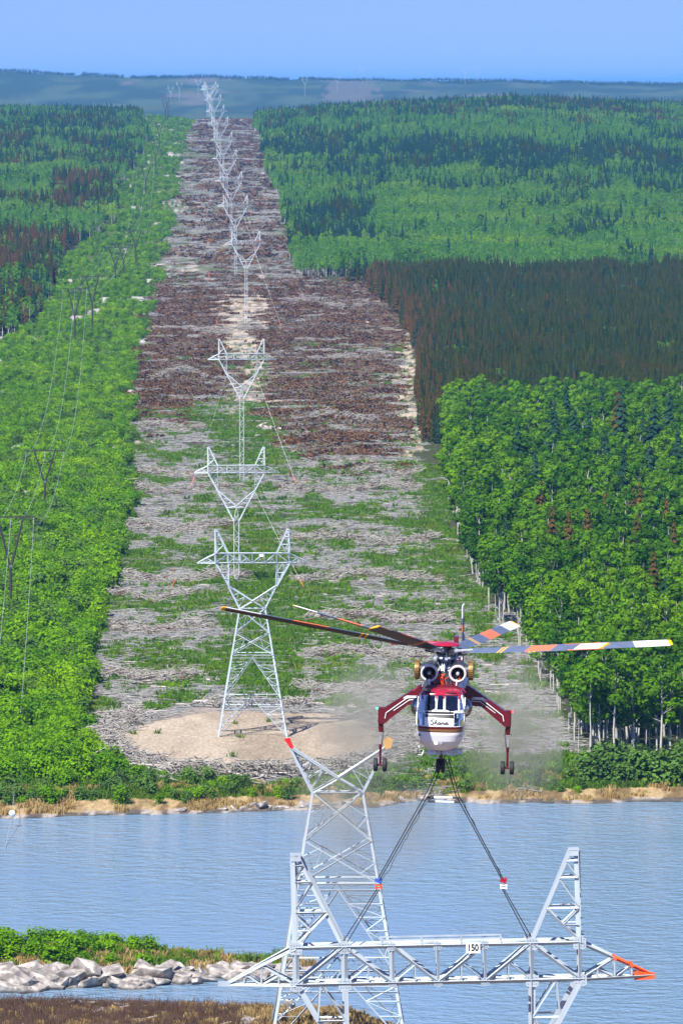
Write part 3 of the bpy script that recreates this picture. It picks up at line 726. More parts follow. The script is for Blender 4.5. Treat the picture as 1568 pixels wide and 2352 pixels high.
def spr_lab(p, i):
    x, y = project(p[0], p[1], p[2]); h_ = 'tall' if sz[nd][i] > 1.0 else 'short'
    w_ = 'nearest the felled strip' if x < 1080 else 'in the left part of the dark stand, behind the aspen tops' if x < 1250 else 'in the middle of the dark stand, behind the aspen tops' if x < 1420 else 'at the right end of the dark stand, behind the aspen tops'
    return h_ + ' narrow dark spruce ' + w_, h_ + ' spruces ' + w_
plant_things('dead_spruce_tree', 'crown', sprb_sep, P[nb], sz[nb], lambda p, i: ('brown needled dead spruce at the front of the dark stand above the aspens', None), 'brown spruces at the front of the dark stand', 'tree')
plant_things('spruce_tree', 'crown', spr_sep, P[nd], sz[nd], spr_lab, 'dark spruces at the front of the stand', 'tree')
kk = kind[rest]; pk = np.where(kk == 0, RNG.integers(0, 4, len(rest)), np.where(kk == 1, 4 + RNG.integers(0, 3, len(rest)), np.where(kk == 2, 7 + RNG.integers(0, 4, len(rest)), 11)))
s3 = sz[rest] * np.where(kk == 3, .55, 1.0)
scatter('spruce_stand', spr_all + sprb_all + sprg_all + [asp_all[2]], P[rest], s3, pk, 'dense dark spruce stand, rusty along its edge to the cleared strip', 'trees', tilt=.02)

# woods beyond, both sides, in drifts of light aspen and dark spruce
P = np.concatenate([jitter_grid(1700, 3300, -160, 1760, 3.6, 1.1), jitter_grid(3300, 7300, -160, 1760, 4.4, 1.35)])
px, py = project(P[:, 0], P[:, 1], P[:, 2]); ll, rr, ff = edges(py)
wob = (fbm(px / 90, py / 30 + 4, 3) - .5) * 60
yy = py + wob
right = (px > rr + (vnoise(py / 9, px * 0 + 8) - .5) * 20) & (py < 636)
left = (px < ff + (vnoise(py / 9, px * 0 + 2) - .5) * 26) & (py < 772)
cross = (py < 262)
cols = np.array([0, 1, 2, 3, 4])      # young aspen, aspen, green spruce, dark spruce, brown spruce
def pr(yv, tab):
    k = [t[0] for t in tab]; return np.stack([np.interp(yv, k, [t[1][j] for t in tab]) for j in range(5)], 1)
pR = pr(yy, [(240, (.15, .1, .55, .15, .05)), (285, (.35, .15, .35, .05, .1)), (300, (.6, .15, .2, .0, .05)), (338, (.6, .15, .2, .05, 0)), (350, (.12, .08, .65, .15, 0)), (395, (.15, .10, .6, .15, 0)), (415, (.45, .15, .35, .05, 0)), (450, (.35, .15, .45, .05, 0)), (465, (.75, .15, .1, 0, 0)), (520, (.8, .12, .08, 0, 0)), (560, (.55, .15, .27, .03, 0)), (600, (.9, .06, .04, 0, 0)), (640, (.9, .06, .04, 0, 0))])
pRl = pr(yy, [(240, (.2, .1, .5, .15, .05)), (300, (.5, .15, .3, .0, .05)), (350, (.2, .1, .5, .2, 0)), (400, (.45, .15, .35, .05, 0)), (450, (.5, .15, .3, .05, 0)), (480, (.15, .1, .6, .15, 0)), (560, (.2, .1, .55, .15, 0)), (575, (.8, .1, .1, 0, 0)), (640, (.88, .08, .04, 0, 0))])
pL = pr(yy, [(240, (.3, .1, .4, .15, .05)), (320, (.5, .1, .3, .1, 0)), (340, (.3, .1, .3, .2, .1)), (385, (.25, .1, .3, .25, .1)), (400, (.6, .2, .15, .05, 0)), (450, (.5, .2, .15, .1, .05)), (470, (.15, .1, .3, .3, .15)), (500, (.3, .2, .25, .2, .05)), (515, (.85, .1, .05, 0, 0)), (545, (.7, .15, .1, .05, 0)), (565, (.05, .1, .1, .35, .4)), (650, (.02, .05, .08, .35, .5)), (670, (.1, .65, .1, .1, .05)), (700, (.1, .6, .1, .1, .1)), (720, (.0, .15, .05, .3, .5)), (800, (.0, .6, .05, .15, .2))])
prob = np.where(right[:, None], np.where(((px < 860) & (py > 380))[:, None], pRl, pR), pL)
darkl = (px > 120) & (px < 272) & (py > 415) & (py < 500); prob[darkl] = [.05, .05, .15, .35, .4]
lightl = (px < 120) & (py > 425) & (py < 470); prob[lightl] = [.6, .3, .1, 0, 0]
dr = fbm(P[:, 0] / 32 + 11, P[:, 1] / 130 + 5, 3); rk = np.empty(len(P)); rk[np.argsort(dr)] = np.linspace(0, 1, len(P)); uu = np.where(RNG.random(len(P)) < .62, rk, RNG.random(len(P)))
cum = np.cumsum(prob / prob.sum(1, keepdims=True), 1); kind = (uu[:, None] > cum[:, :4]).sum(1)
mask = right | left | cross
hd = RNG.random(len(P)) < np.where(py < 262, .8, 1.0)
mask &= hd
P = P[mask]; kind = kind[mask]; px = px[mask]; py = py[mask]; right = right[mask]
sz = RNG.uniform(.6, 1.1, len(P)); sz *= np.where((kind >= 2) & (RNG.random(len(P)) < .30), 1.35, 1.0) * np.where(kind == 0, 1.0, .95)
base = np.array([0, 0, 13, 17, 21]); cnt = np.array([4, 6, 4, 4, 3])
pk = base[kind] + (RNG.random(len(P)) * cnt[kind]).astype(int)
forms = aspf_all + asp_all + sprg_all + spr_all + sprb_all
for nm, mk, lb in (('woodland', right, 'mixed woodland rolling away on the right, pale aspen drifts and dark spruce belts'), ('woodland', ~right, 'mixed woodland beyond the old power line on the left')):
    scatter(nm, forms, P[mk], sz[mk], pk[mk], lb, 'trees', tilt=.02)

# tree line of the far ridge
xs = RNG.uniform(-1300, 1300, 9000); ys = 13950 + RNG.normal(0, 60, 9000)
gap = fbm(xs / 40, xs * 0 + 2, 3)
k_ = gap > .20; xs = xs[k_]; ys = ys[k_]
scatter('ridge_woods', spr_all[:3], np.stack([xs, ys, ground(xs, ys)], 1), RNG.uniform(.3, .75, len(xs)), RNG.integers(0, 3, len(xs)), 'hazy blue tree line along the far ridge', 'trees')

# ------------------------------------------------------------------ regrowth on the old line at the left
P = np.concatenate([jitter_grid(955, 1400, -200, 460, 2.0, 1.0), jitter_grid(1400, 2300, -200, 460, 2.1, 1.2), jitter_grid(2300, 6600, -60, 460, 3.0, 1.5)])
px, py = project(P[:, 0], P[:, 1], P[:, 2]); ll, rr, ff = edges(py)
q = zones(P[:, 0], P[:, 1], P[:, 2])
dn = fbm(P[:, 0] / 9 + 3, P[:, 1] / 22, 4)
ledge = fbm(P[:, 0] / 8 + 60, P[:, 1] / 18 + 8, 4) > .61
keep = (px < ll + (vnoise(py / 14, px * 0 + 5) - .5) * 34) & (px > ff) & ~q['berm'] & ~q['pad'] & ~ledge & ((dn > .33) | (py > 980)) & (py < 1840) & (RNG.random(len(P)) < np.where(py < 620, .55, 1))
P = P[keep]; px = px[keep]; py = py[keep]; dn = dn[keep]
sz = RNG.uniform(.5, 1.4, len(P)) * (.45 + 1.15 * fbm(P[:, 0] / 7 + 20, P[:, 1] / 14, 3)) * np.interp(py, [300, 700, 1100, 1500, 1800], [.9, .85, 1.0, 1.2, 1.05])
near, rest = split_near(P, 0, 300, 3)
hsz = sz[near]
def ald_lab(p, i):
    x, y = project(p[0], p[1], p[2]); l_ = float(edges(y)[0]); h_ = 'tall' if hsz[i] > 1.45 else 'low' if hsz[i] < 1.0 else 'bushy'
    if x > l_ - 45: return h_ + ' bright green alder shrub where the left thicket meets the felled strip', 'alders at the thicket edge, ' + h_
    if y > 1770: return h_ + ' bright green alder shrub at the foot of the left thicket near the lake', 'alders near the lake, ' + h_
    if y > 1640: return h_ + ' bright green alder shrub in the lower left thicket beside the sand pad', 'alders beside the pad, ' + h_
    return h_ + ' bright green alder shrub inside the left thicket below the nearest timber pylon', 'alders below the timber pylon, ' + h_
plant_things('alder_shrub', 'foliage', bsh_sep, P[near], sz[near], ald_lab, 'alder shrubs of the left thicket', 'shrub', 'stem')
scatter('alder_thicket', bsh_all + wil_all, P[rest], sz[rest], np.where(RNG.random(len(rest)) < .22, 5, 0) + RNG.integers(0, 5, len(rest)), 'bright green thicket along the old timber power line', 'shrubs', tilt=.05)

# scattered young shrubs inside the cleared strip
P = jitter_grid(960, 2600, 180, 1340, 3.0, 1.5); q = zones(P[:, 0], P[:, 1], P[:, 2])
d_ = fbm(P[:, 0] * .13 + 7, P[:, 1] * .045 + 3, 4)
keep = q['inside'] & ~q['pad'] & ~q['berm'] & ~q['pale'] & (RNG.random(len(P)) < np.where(q['brown'], .06, sstep(.40, .60, d_) * .7 + .08))
P = P[keep]; sc = RNG.uniform(.16, .45, len(P))
scatter('sapling_scrub', bsh_all, P, sc, RNG.integers(0, 5, len(P)), 'small green saplings dotted over the felled strip', 'saplings', tilt=.1)

# shore willows
def will_lab(x, s):
    h_ = 'low green willow shrub' if s < .6 else 'middling green willow shrub' if s < .85 else 'taller green willow shrub'
    return h_ + (' on the far shore under the thicket at the left' if x < 240 else ' on the far shore below the left half of the sand pad' if x < 480 else ' on the far shore below the right half of the sand pad' if x < 720 else ' on the far shore below the log heap behind the helicopter' if x < 1000 else ' on the far shore between the helicopter and the aspen wood')
spots = []
for i in range(190):
    x = RNG.uniform(-60, 1340); y = 1800 + RNG.random() ** 1.4 * 62 - (26 if x > 1000 else 0)
    if 560 < x < 1000 and y > 1838: continue
    spots.append((x, y, RNG.uniform(.45, 1.0) * (1.2 if x < 500 else .9)))
for i in range(46): spots.append((RNG.uniform(1335, 1600), RNG.uniform(1778, 1803), RNG.uniform(1.2, 2.1)))
for i, (x, y, s) in enumerate(spots):
    g = on_ground(x, min(y, 1850)); 
    if g.z < .8: g.y += 7; g.z = gz(g.x, g.y)
    o = empty('willow_shrub', tuple(g), (0, 0, random.random() * 6.28)); o.scale = (s, s, s * random.uniform(.85, 1.1))
    tall = s > 1.15 and x > 1300
    tag(o, 'dark green rounded willow shrub on the right bank under the aspens' if tall else will_lab(x, s), 'shrub', 'willows on the right bank' if tall else 'willows: ' + will_lab(x, s))
    t, c = wil_sep[i % 5] if (tall or i % 3) else bsh_sep[i % 5]
    link('stem', t, o); link('foliage', c, o)

# peninsula shrubs
for i in range(90):
    x = RNG.uniform(-60, 350) if i < 70 else RNG.uniform(350, 660); y = RNG.uniform(2218, 2232)
    yw = np.interp(x, [-900, 0, 300, 500, 690], [766, 766, 768, 768, 767]) + RNG.uniform(-7, 9) * (1 if x < 350 else .4)
    xx = (x - CX) / FPX * yw; z = gz(xx, yw)
    s = RNG.uniform(.55, 1.15) * (.95 if x < 180 else .75 if x < 350 else .40)
    o = empty('alder_shrub', (xx, yw, z), (0, 0, random.random() * 6.28)); o.scale = (s * 1.25, s * 1.25, s)
    tag(o, 'green alder shrub on the rocky point jutting into the lake', 'shrub', 'shrubs on the rocky point')
    t, c = bsh_sep[i % 5]; link('stem', t, o); link('foliage', c, o)
for i in range(3):
    px_ = [640, 650, 632][i]; yw = 767; xx = (px_ - CX) / FPX * yw
    o = empty('alder_shrub', (xx, yw, gz(xx, yw)), (0, 0, i)); o.scale = (.4, .4, .62)
    tag(o, 'thin light green bush at the low tip of the rocky point', 'shrub', 'bushes at the tip of the point'); t, c = wil_sep[i]; link('stem', t, o); link('foliage', c, o)

# ------------------------------------------------------------------ ground litter
def weed_form(seed, n=26, h=.7, r=.5):
    rng = np.random.default_rng(seed); b = rng.normal(0, r * .5, (n, 2)); az = rng.random(n) * 6.283; hh = h * (.5 + .7 * rng.random(n)); w = .05 + .06 * rng.random(n)
    c, s = np.cos(az), np.sin(az); le = rng.normal(0, .3, (n, 2)) * hh[:, None]
    z0 = np.zeros(n)
    v = np.stack([np.stack([b[:, 0] - c * w, b[:, 1] - s * w, z0 - .1], 1), np.stack([b[:, 0] + c * w, b[:, 1] + s * w, z0 - .1], 1), np.stack([b[:, 0] + le[:, 0] + c * w * .6, b[:, 1] + le[:, 1] + s * w * .6, hh], 1), np.stack([b[:, 0] + le[:, 0] - c * w * .6, b[:, 1] + le[:, 1] - s * w * .6, hh * .9], 1)], 1)
    return v.reshape(-1, 3), np.arange(n * 4).reshape(n, 4)
def stick_form(seed, n, L, r, spread, hgt, along=.5, flat=.12):
    rng = np.random.default_rng(seed); parts = []
    for k in range(n):
        l_ = L * (.35 + rng.random() * .9); az = rng.normal(0, along) + (math.pi if rng.random() < .5 else 0); el = rng.normal(0, flat)
        d = np.array([math.cos(az) * math.cos(el), math.sin(az) * math.cos(el), math.sin(el)]); c = np.array([rng.normal(0, spread), rng.normal(0, spread), abs(rng.normal(0, hgt)) + r])
        rr = r * (.5 + rng.random())
        parts.append(tube_np([c - d * l_ / 2, c + d * l_ * .1 + rng.normal(0, .05 * l_, 3) * [1, 1, .3], c + d * l_ / 2], [rr, rr * .85, rr * .4], 4))
    return cat_vf(parts)
weeds = [np_mesh('weed', *weed_form(400 + i, 26, .55 + .2 * (i % 3), .7), [M['weed']]) for i in range(4)]
straw = [np_mesh('straw', *weed_form(420 + i, 40, .6 + .15 * i, .8), [M['straw']]) for i in range(3)]
slash = [np_mesh('slash', *stick_form(440 + i, 16, 3.2, .055, 1.1, .22, .75), [M['slash']]) for i in range(5)] + [np_mesh('slash', *stick_form(450 + i, 7, 6.5, .085, 1.0, .18, .35), [M['slash']]) for i in range(3)]
def brown_form(seed):
    rng = np.random.default_rng(seed); n = 70
    c = rng.normal(0, 1, (n, 3)) * [1.0, .8, .28]; c[:, 2] = abs(c[:, 2]) + .05
    return leaf_quads(c, rng.normal(0, .6, (n, 3)) + [0, -.2, .8], .14 + .2 * rng.random(n), rng, 1.5)
brownf = []
for i in range(4):
    bv, bf = brown_form(470 + i); sv, sf = stick_form(480 + i, 7, 2.6, .04, .8, .25, .8, .25)
    brownf.append(np_mesh('brown_brush', np.concatenate([bv, sv]), np.concatenate([bf, sf + len(bv)]), [M['slash_brown'], M['slash']], [0] * len(bf) + [1] * len(sf)))

P = np.concatenate([jitter_grid(958, 3300, 170, 1350, 1.35, 1.7), jitter_grid(3300, 6600, 380, 720, 3.4, 1.2)]); q = zones(P[:, 0], P[:, 1], P[:, 2], 17)
d_ = fbm(P[:, 0] * .13 + 7, P[:, 1] * .045 + 3, 4); nn = fbm(P[:, 0] * .5, P[:, 1] * .2, 3)
pw = np.where(q['green'], .95, sstep(.44, .58, d_) * .8 + .05); pw = np.where(q['brown'], .25 * (d_ > .52), pw); pw = np.where(q['pale'], .12, pw); pw = np.where(q['pad'], .002, pw); pw = np.where(q['berm'], .015, pw)
keep = q['inside'] & (RNG.random(len(P)) < pw) & (P[:, 1] < 2500)
scatter('weeds', weeds, P[keep], RNG.uniform(.6, 1.5, keep.sum()), RNG.integers(0, 4, keep.sum()), 'fresh green weeds sprouting over the felled strip', 'weeds')
ps = np.where(q['green'], .10, .75 - .6 * sstep(.44, .58, d_)); ps = np.where(q['brown'], .35, ps); ps = np.where(q['pale'], .10, ps); ps = np.where(q['pad'], 0, ps); ps = np.where(q['berm'], .9, ps); ps *= np.where(P[:, 1] > 2300, .28, .34)
band = fbm(P[:, 0] / 22 + 70, P[:, 1] / 7 + 3, 3); ps *= np.where((band > .48), 1.5, .55)
keep = q['inside'] & (RNG.random(len(P)) < ps)
n_ = keep.sum(); rot = RNG.normal(0, .5, n_) + .05
scatter('felled_slash', slash, P[keep], RNG.uniform(.7, 1.4, n_) * np.where(P[keep][:, 1] > 3300, 1.7, 1), RNG.integers(0, 8, n_), 'grey weathered branches and poles left lying across the felled strip', 'slash', rot=rot)
pb = np.where(q['brown'], .72, np.where(q['inside'] & (q['py'] < 650), np.where(q['px'] < 455, .05, .16), .0)) * sstep(.36, .52, fbm(P[:, 0] / 16 + 9, P[:, 1] / 14, 4)) 
keep = q['inside'] & (RNG.random(len(P)) < pb); n_ = keep.sum()
scatter('brown_brush', brownf, P[keep], RNG.uniform(.8, 1.7, n_) * np.where(P[keep][:, 1] > 3300, 1.9, 1), RNG.integers(0, 4, n_), 'rust brown dead conifer boughs covering the slope of the felled strip', 'brush')

# dry grass: shore, point
P = np.concatenate([jitter_grid(922, 985, -150, 1800, .9), jitter_grid(745, 795, -160, 720, .8)])
d_ = fbm(P[:, 0] / 6 + 33, P[:, 1] / 6, 3); zq = zones(P[:, 0], P[:, 1], P[:, 2]); offpad = ~(zq['pad'] | zq['berm'])
hi = np.where(P[:, 1] > 900, 2.6, 3.2)
keep = offpad & (P[:, 2] > np.where(P[:, 1] > 900, .25, .9)) & (P[:, 2] < hi) & (RNG.random(len(P)) < sstep(.44, .56, d_) * np.where(P[:, 1] < 900, .6, .5))
scatter('dry_grass', straw, P[keep], RNG.uniform(.6, 1.25, keep.sum()), RNG.integers(0, 3, keep.sum()), 'ochre dry grass along the water edge', 'grass')
keep2 = offpad & (P[:, 2] > np.where(P[:, 1] > 900, 1.2, 1.2)) & (RNG.random(len(P)) < .8) & ~keep
scatter('shore_weeds', weeds, P[keep2], RNG.uniform(.7, 1.5, keep2.sum()), RNG.integers(0, 4, keep2.sum()), 'green herbs and grass on the banks above the water', 'grass')

# near hilltop: dry dark brush
twigf = []
for i in range(4):
    rng = np.random.default_rng(500 + i); parts = []
    for k in range(16):
        az = rng.random() * 6.283; h_ = .35 + .5 * rng.random(); c = np.array([rng.normal(0, .35), rng.normal(0, .35), -.05]); d = np.array([math.cos(az), math.sin(az), 0]) * .35 * rng.random()
        parts.append(tube_np([c, c + d * .5 + [0, 0, h_ * .6], c + d * 1.5 + [0, 0, h_ * (.8 + .3 * rng.random())]], [.018, .013, .006], 3))
    twigf.append(np_mesh('twigs', *cat_vf(parts), [M['twig']]))
P = jitter_grid(500, 556, -150, 1000, .42); d_ = fbm(P[:, 0] / 3 + 5, P[:, 1] / 4, 3)
px, py = project(P[:, 0], P[:, 1], P[:, 2])
keep = RNG.random(len(P)) < np.interp(px, [-200, 600, 700, 860, 1000], [.55, .5, .25, .25, .2]) * np.where(d_ > .42, 1, .35); n_ = keep.sum()
scatter('dry_brush', twigf, P[keep], np.where(RNG.random(n_) < .1, 1.5, 1) * RNG.uniform(.6, 1.2, n_) * np.interp(px[keep], [-200, 520, 700], [1.0, 1.0, .6]), RNG.integers(0, 4, n_), 'dark leafless brush on the hilltop in front of the lake', 'brush')
keep = RNG.random(len(P)) < np.where(px > 560, .22, .05); n_ = keep.sum()
scatter('hilltop_grass', straw, P[keep], RNG.uniform(.35, .7, n_), RNG.integers(0, 3, n_), 'tufts of dry grass between the rocks on the hilltop', 'grass')

# ------------------------------------------------------------------ logs
logm = []
for i in range(6):
    rng = np.random.default_rng(520 + i); b = rng.normal(0, .12, 2)
    logm.append(np_mesh('log', *tube_np([[-.5, 0, 0], [-.1, b[0] * .1, 0], [.3, b[1] * .12, .01], [.5, b[1] * .2, 0]], [.028, .026, .021, .014], 6), [M['log']]))
lp = []
for k in range(2600):
    if len(lp) >= 170: break
    a = RNG.random() * 6.283; rr_ = RNG.uniform(.98, 1.16); x = 590 + 340 * rr_ * math.cos(a); y = 1705 + 80 * rr_ * math.sin(a)
    if 640 < y < 1800 and not (y < 1640 and RNG.random() < .75) and x < 960: lp.append((x, y, 'berm'))
for k in range(130): lp.append((RNG.uniform(250, 1180), RNG.uniform(1320, 1630), 'strip'))
for i, (x, y, w) in enumerate(lp):
    g = on_ground(x, y); ll_, rr_, _ = edges(y)
    if w == 'strip' and not (ll_ + 15 < x < rr_ - 20): g = on_ground(RNG.uniform(ll_ + 15, rr_ - 15), y)
    L_ = RNG.uniform(2.2, 5.0) if w == 'berm' else RNG.uniform(3, 7.5)
    o = link('log', logm[i % 6]); o.location = g + Vector((0, 0, RNG.uniform(.3, 1.1) if w == 'berm' else .14))
    o.rotation_euler = (0, RNG.normal(0, .10 if w == 'berm' else .02), RNG.normal(0, .7) if w == 'berm' else RNG.normal(0, .4)); o.scale = (L_, RNG.uniform(4.5, 7.5), RNG.uniform(4.5, 7.5))
    tag(o, 'pale weathered pole heaped in the rim of logs around the bare sand pad' if w == 'berm' else 'pale barkless log lying on the felled strip above the sand pad', 'log', 'logs around the sand pad' if w == 'berm' else 'logs lying on the felled strip')
rimf = [np_mesh('rim_sticks', *stick_form(460 + i, 15, 3.0, .075, .9, .5, .8, .2), [M['rim']]) for i in range(8)]
pts = []
while len(pts) < 1500:
    a = RNG.random() * 6.283; r_ = RNG.uniform(1.01, 1.08 + .09 * (math.cos(a) < 0) * abs(math.cos(a)))
    if fbm(np.array([a * 4.0]), np.array([2.0]), 3)[0] < .40: continue
    _ = 0; x = 590 + 335 * r_ * math.cos(a); y = 1703 + 76 * r_ * math.sin(a)
    if y < 1665 and 330 < x < 850 and RNG.random() < .88: continue
    if x > 960: continue
    pts.append((x, y))
P = np.array([tuple(on_ground(*p)) for p in pts[:700]]); P = np.concatenate([P, P + RNG.normal(0, .6, P.shape) * [1, 1.5, 0]]); P[:, 2] = ground(P[:, 0], P[:, 1]) + RNG.uniform(0, .5, len(P))
scatter('log_rim', rimf, P, RNG.uniform(.8, 1.3, len(P)), RNG.integers(0, 8, len(P)), 'rim of heaped grey brushwood around the bare sand pad', 'slash', tilt=.12)

# windrows of heaped slash across the strip
wr = []
for x0, x1, y in ((305, 500, 1093), (300, 520, 1128), (640, 960, 1126), (330, 470, 985), (275, 560, 1333), (680, 1010, 1330), (650, 1000, 1243), (262, 430, 1376), (700, 1030, 1424), (820, 965, 1088), (250, 480, 1450), (700, 1010, 1510), (300, 520, 1215), (690, 900, 1590), (230, 450, 1560), (420, 600, 760), (650, 850, 700), (640, 900, 820), (340, 480, 860), (700, 880, 960)):
    for k in range(int((x1 - x0) * .55)):
        t = RNG.random(); wr.append((x0 + (x1 - x0) * t, y + 7 * math.sin(t * 7 + x0) + RNG.normal(0, 3.5)))
wr = np.array(wr); wp_ = np.array([tuple(on_ground(*p)) for p in wr]); wp_[:, 2] += RNG.uniform(0, .35, len(wp_))
scatter('slash_windrow', rimf + [np_mesh('dark_brush', *stick_form(495 + i, 16, 2.2, .05, .9, .4, .9, .3), [M['twig']]) for i in range(4)], wp_, RNG.uniform(.7, 1.25, len(wp_)), RNG.integers(0, 12, len(wp_)), 'windrows of heaped poles and dark brush lying across the felled strip', 'slash', rot=RNG.normal(0, .6, len(wp_)), tilt=.1)
for i in range(11):
    yy_ = RNG.uniform(519, 533); xx = (RNG.uniform(20, 820) - CX) / FPX * yy_
    o = link('log', logm[i % 6]); o.location = (xx, yy_, gz(xx, yy_) + .12); o.rotation_euler = (0, RNG.normal(-.12, .15), RNG.normal(0, .6)); L_ = RNG.uniform(.7, 2.0); o.scale = (L_, 2.2, 2.2)
    tag(o, 'short pale stick lying in the dark brush of the near hilltop', 'log', 'sticks on the near hilltop')

# ------------------------------------------------------------------ boulders
rocks = []
for i in range(6):
    bm = bmesh.new(); rng = np.random.default_rng(540 + i)
    for k in range(22):
        q_ = rng.uniform(-1, 1, 3); q_ = q_ / max(abs(q_).max(), .3) * rng.uniform(.72, 1.0) if k < 15 else q_ * 1.0
        q_[2] += .22 * q_[0]
        bm.verts.new(tuple(q_))
    r_ = bmesh.ops.convex_hull(bm, input=bm.verts)
    bmesh.ops.delete(bm, geom=list({g for g in r_['geom_interior'] + r_['geom_unused'] if isinstance(g, bmesh.types.BMVert)}), context='VERTS')
    me = bpy.data.meshes.new('boulder'); bm.to_mesh(me); bm.free(); me.materials.append(M['rock']); rocks.append(me)
def boulder(x, y, z, s, label, group, i):
    o = link('boulder', rocks[i % 6]); o.location = (x, y, z); o.rotation_euler = (RNG.normal(0, .25), RNG.normal(0, .25), RNG.random() * 6.28); o.scale = s
    tag(o, label, 'rock', group)
def rock_lab(x, s):
    return ('big' if s > 1.4 else 'middling' if s > .9 else 'small') + ' grey granite boulder at the waterline ' + ('below the tallest shrubs of the rocky point' if x < 170 else 'below the low shrubs of the rocky point' if x < 360 else 'below the dry grass of the rocky point' if x < 540 else 'near the thin tip of the rocky point')
for i in range(105):
    x = RNG.uniform(-90, 690); yw = np.interp(x, [-900, 0, 300, 500, 690], [750, 750.5, 753, 759, 762.5]) + RNG.uniform(-1.2, 5.5)
    xx = (x - CX) / FPX * yw; s = RNG.uniform(.45, 1.25) * np.interp(x, [0, 300, 690], [1.5, 1.3, .8]); z = max(gz(xx, yw), 0)
    boulder(xx, yw, z + .08 * s, (s * RNG.uniform(1.3, 2.6), s * 1.3, s * RNG.uniform(.7, 1.0)), rock_lab(x, s), 'boulders: ' + rock_lab(x, s), i)
for i in range(5):
    x = 560 + i * 32; yw = 763; xx = (x - CX) / FPX * yw; boulder(xx, yw, .25, (RNG.uniform(1.4, 2.4), 1.1, RNG.uniform(.6, .9)), 'low pinkish slab at the far tip of the rocky point', 'slabs at the tip of the point', i)
for i in range(52):
    x = RNG.choice([RNG.uniform(380, 920), RNG.uniform(560, 720), RNG.uniform(960, 1040)]); g = on_ground(x, 1840 if x < 950 else 1820)
    yw = g.y
    while gz((x - CX) / FPX * yw, yw) > .35 and yw > 920: yw -= .5
    xx = (x - CX) / FPX * yw; s = RNG.uniform(.35, 1.05)
    boulder(xx, yw + RNG.uniform(-.5, 1.2), .1, (s * RNG.uniform(1.3, 3.0), s * 1.2, s * .55), 'flat pale rock at the waterline of the far shore', 'rocks along the far shore', i)
for i, (x, y) in enumerate([(598, 985), (606, 978), (612, 992), (628, 1000), (620, 988), (640, 990), (590, 1004), (652, 1020), (655, 1006), (845, 745), (300, 905), (292, 897)]):
    g = on_ground(x, y); s = RNG.uniform(.8, 1.7); boulder(g.x, g.y, g.z + .3 * s, (s, s, s), 'rounded grey boulder on the ridge of the felled strip', 'boulders on the felled ridge', i)
for i in range(26):
    x = RNG.uniform(560, 900) if i > 6 else RNG.uniform(0, 500); yy_ = 524 + RNG.uniform(-4, 10); xx = (x - CX) / FPX * yy_; s = RNG.uniform(.25, .7)
    boulder(xx, yy_, gz(xx, yy_) + .05, (s * 1.9, s, s * .45), 'buff coloured rock half sunk in the near hilltop', 'rocks of the near hilltop', i)

# ------------------------------------------------------------------ steel towers, member by member
ANGLE_ME = {}
def angle_mesh(m):
    if m not in ANGLE_ME:
        me = bpy.data.meshes.new('steel_angle'); me.from_pydata(L_V, [], L_F); me.materials.append(M[m]); me.update(); ANGLE_ME[m] = me
    return ANGLE_ME[m]
def member(root, name, p0, p1, w, out=(0, -1, 0), m='steel', flip=False):
    o = bpy.data.objects.new(name, angle_mesh(m)); COL.objects.link(o); o.parent = root
    o.matrix_local = angle_matrix(p0, p1, w, Vector(out), flip)[0]; return o
def lerp(a, b, t): return Vector(a) * (1 - t) + Vector(b) * t

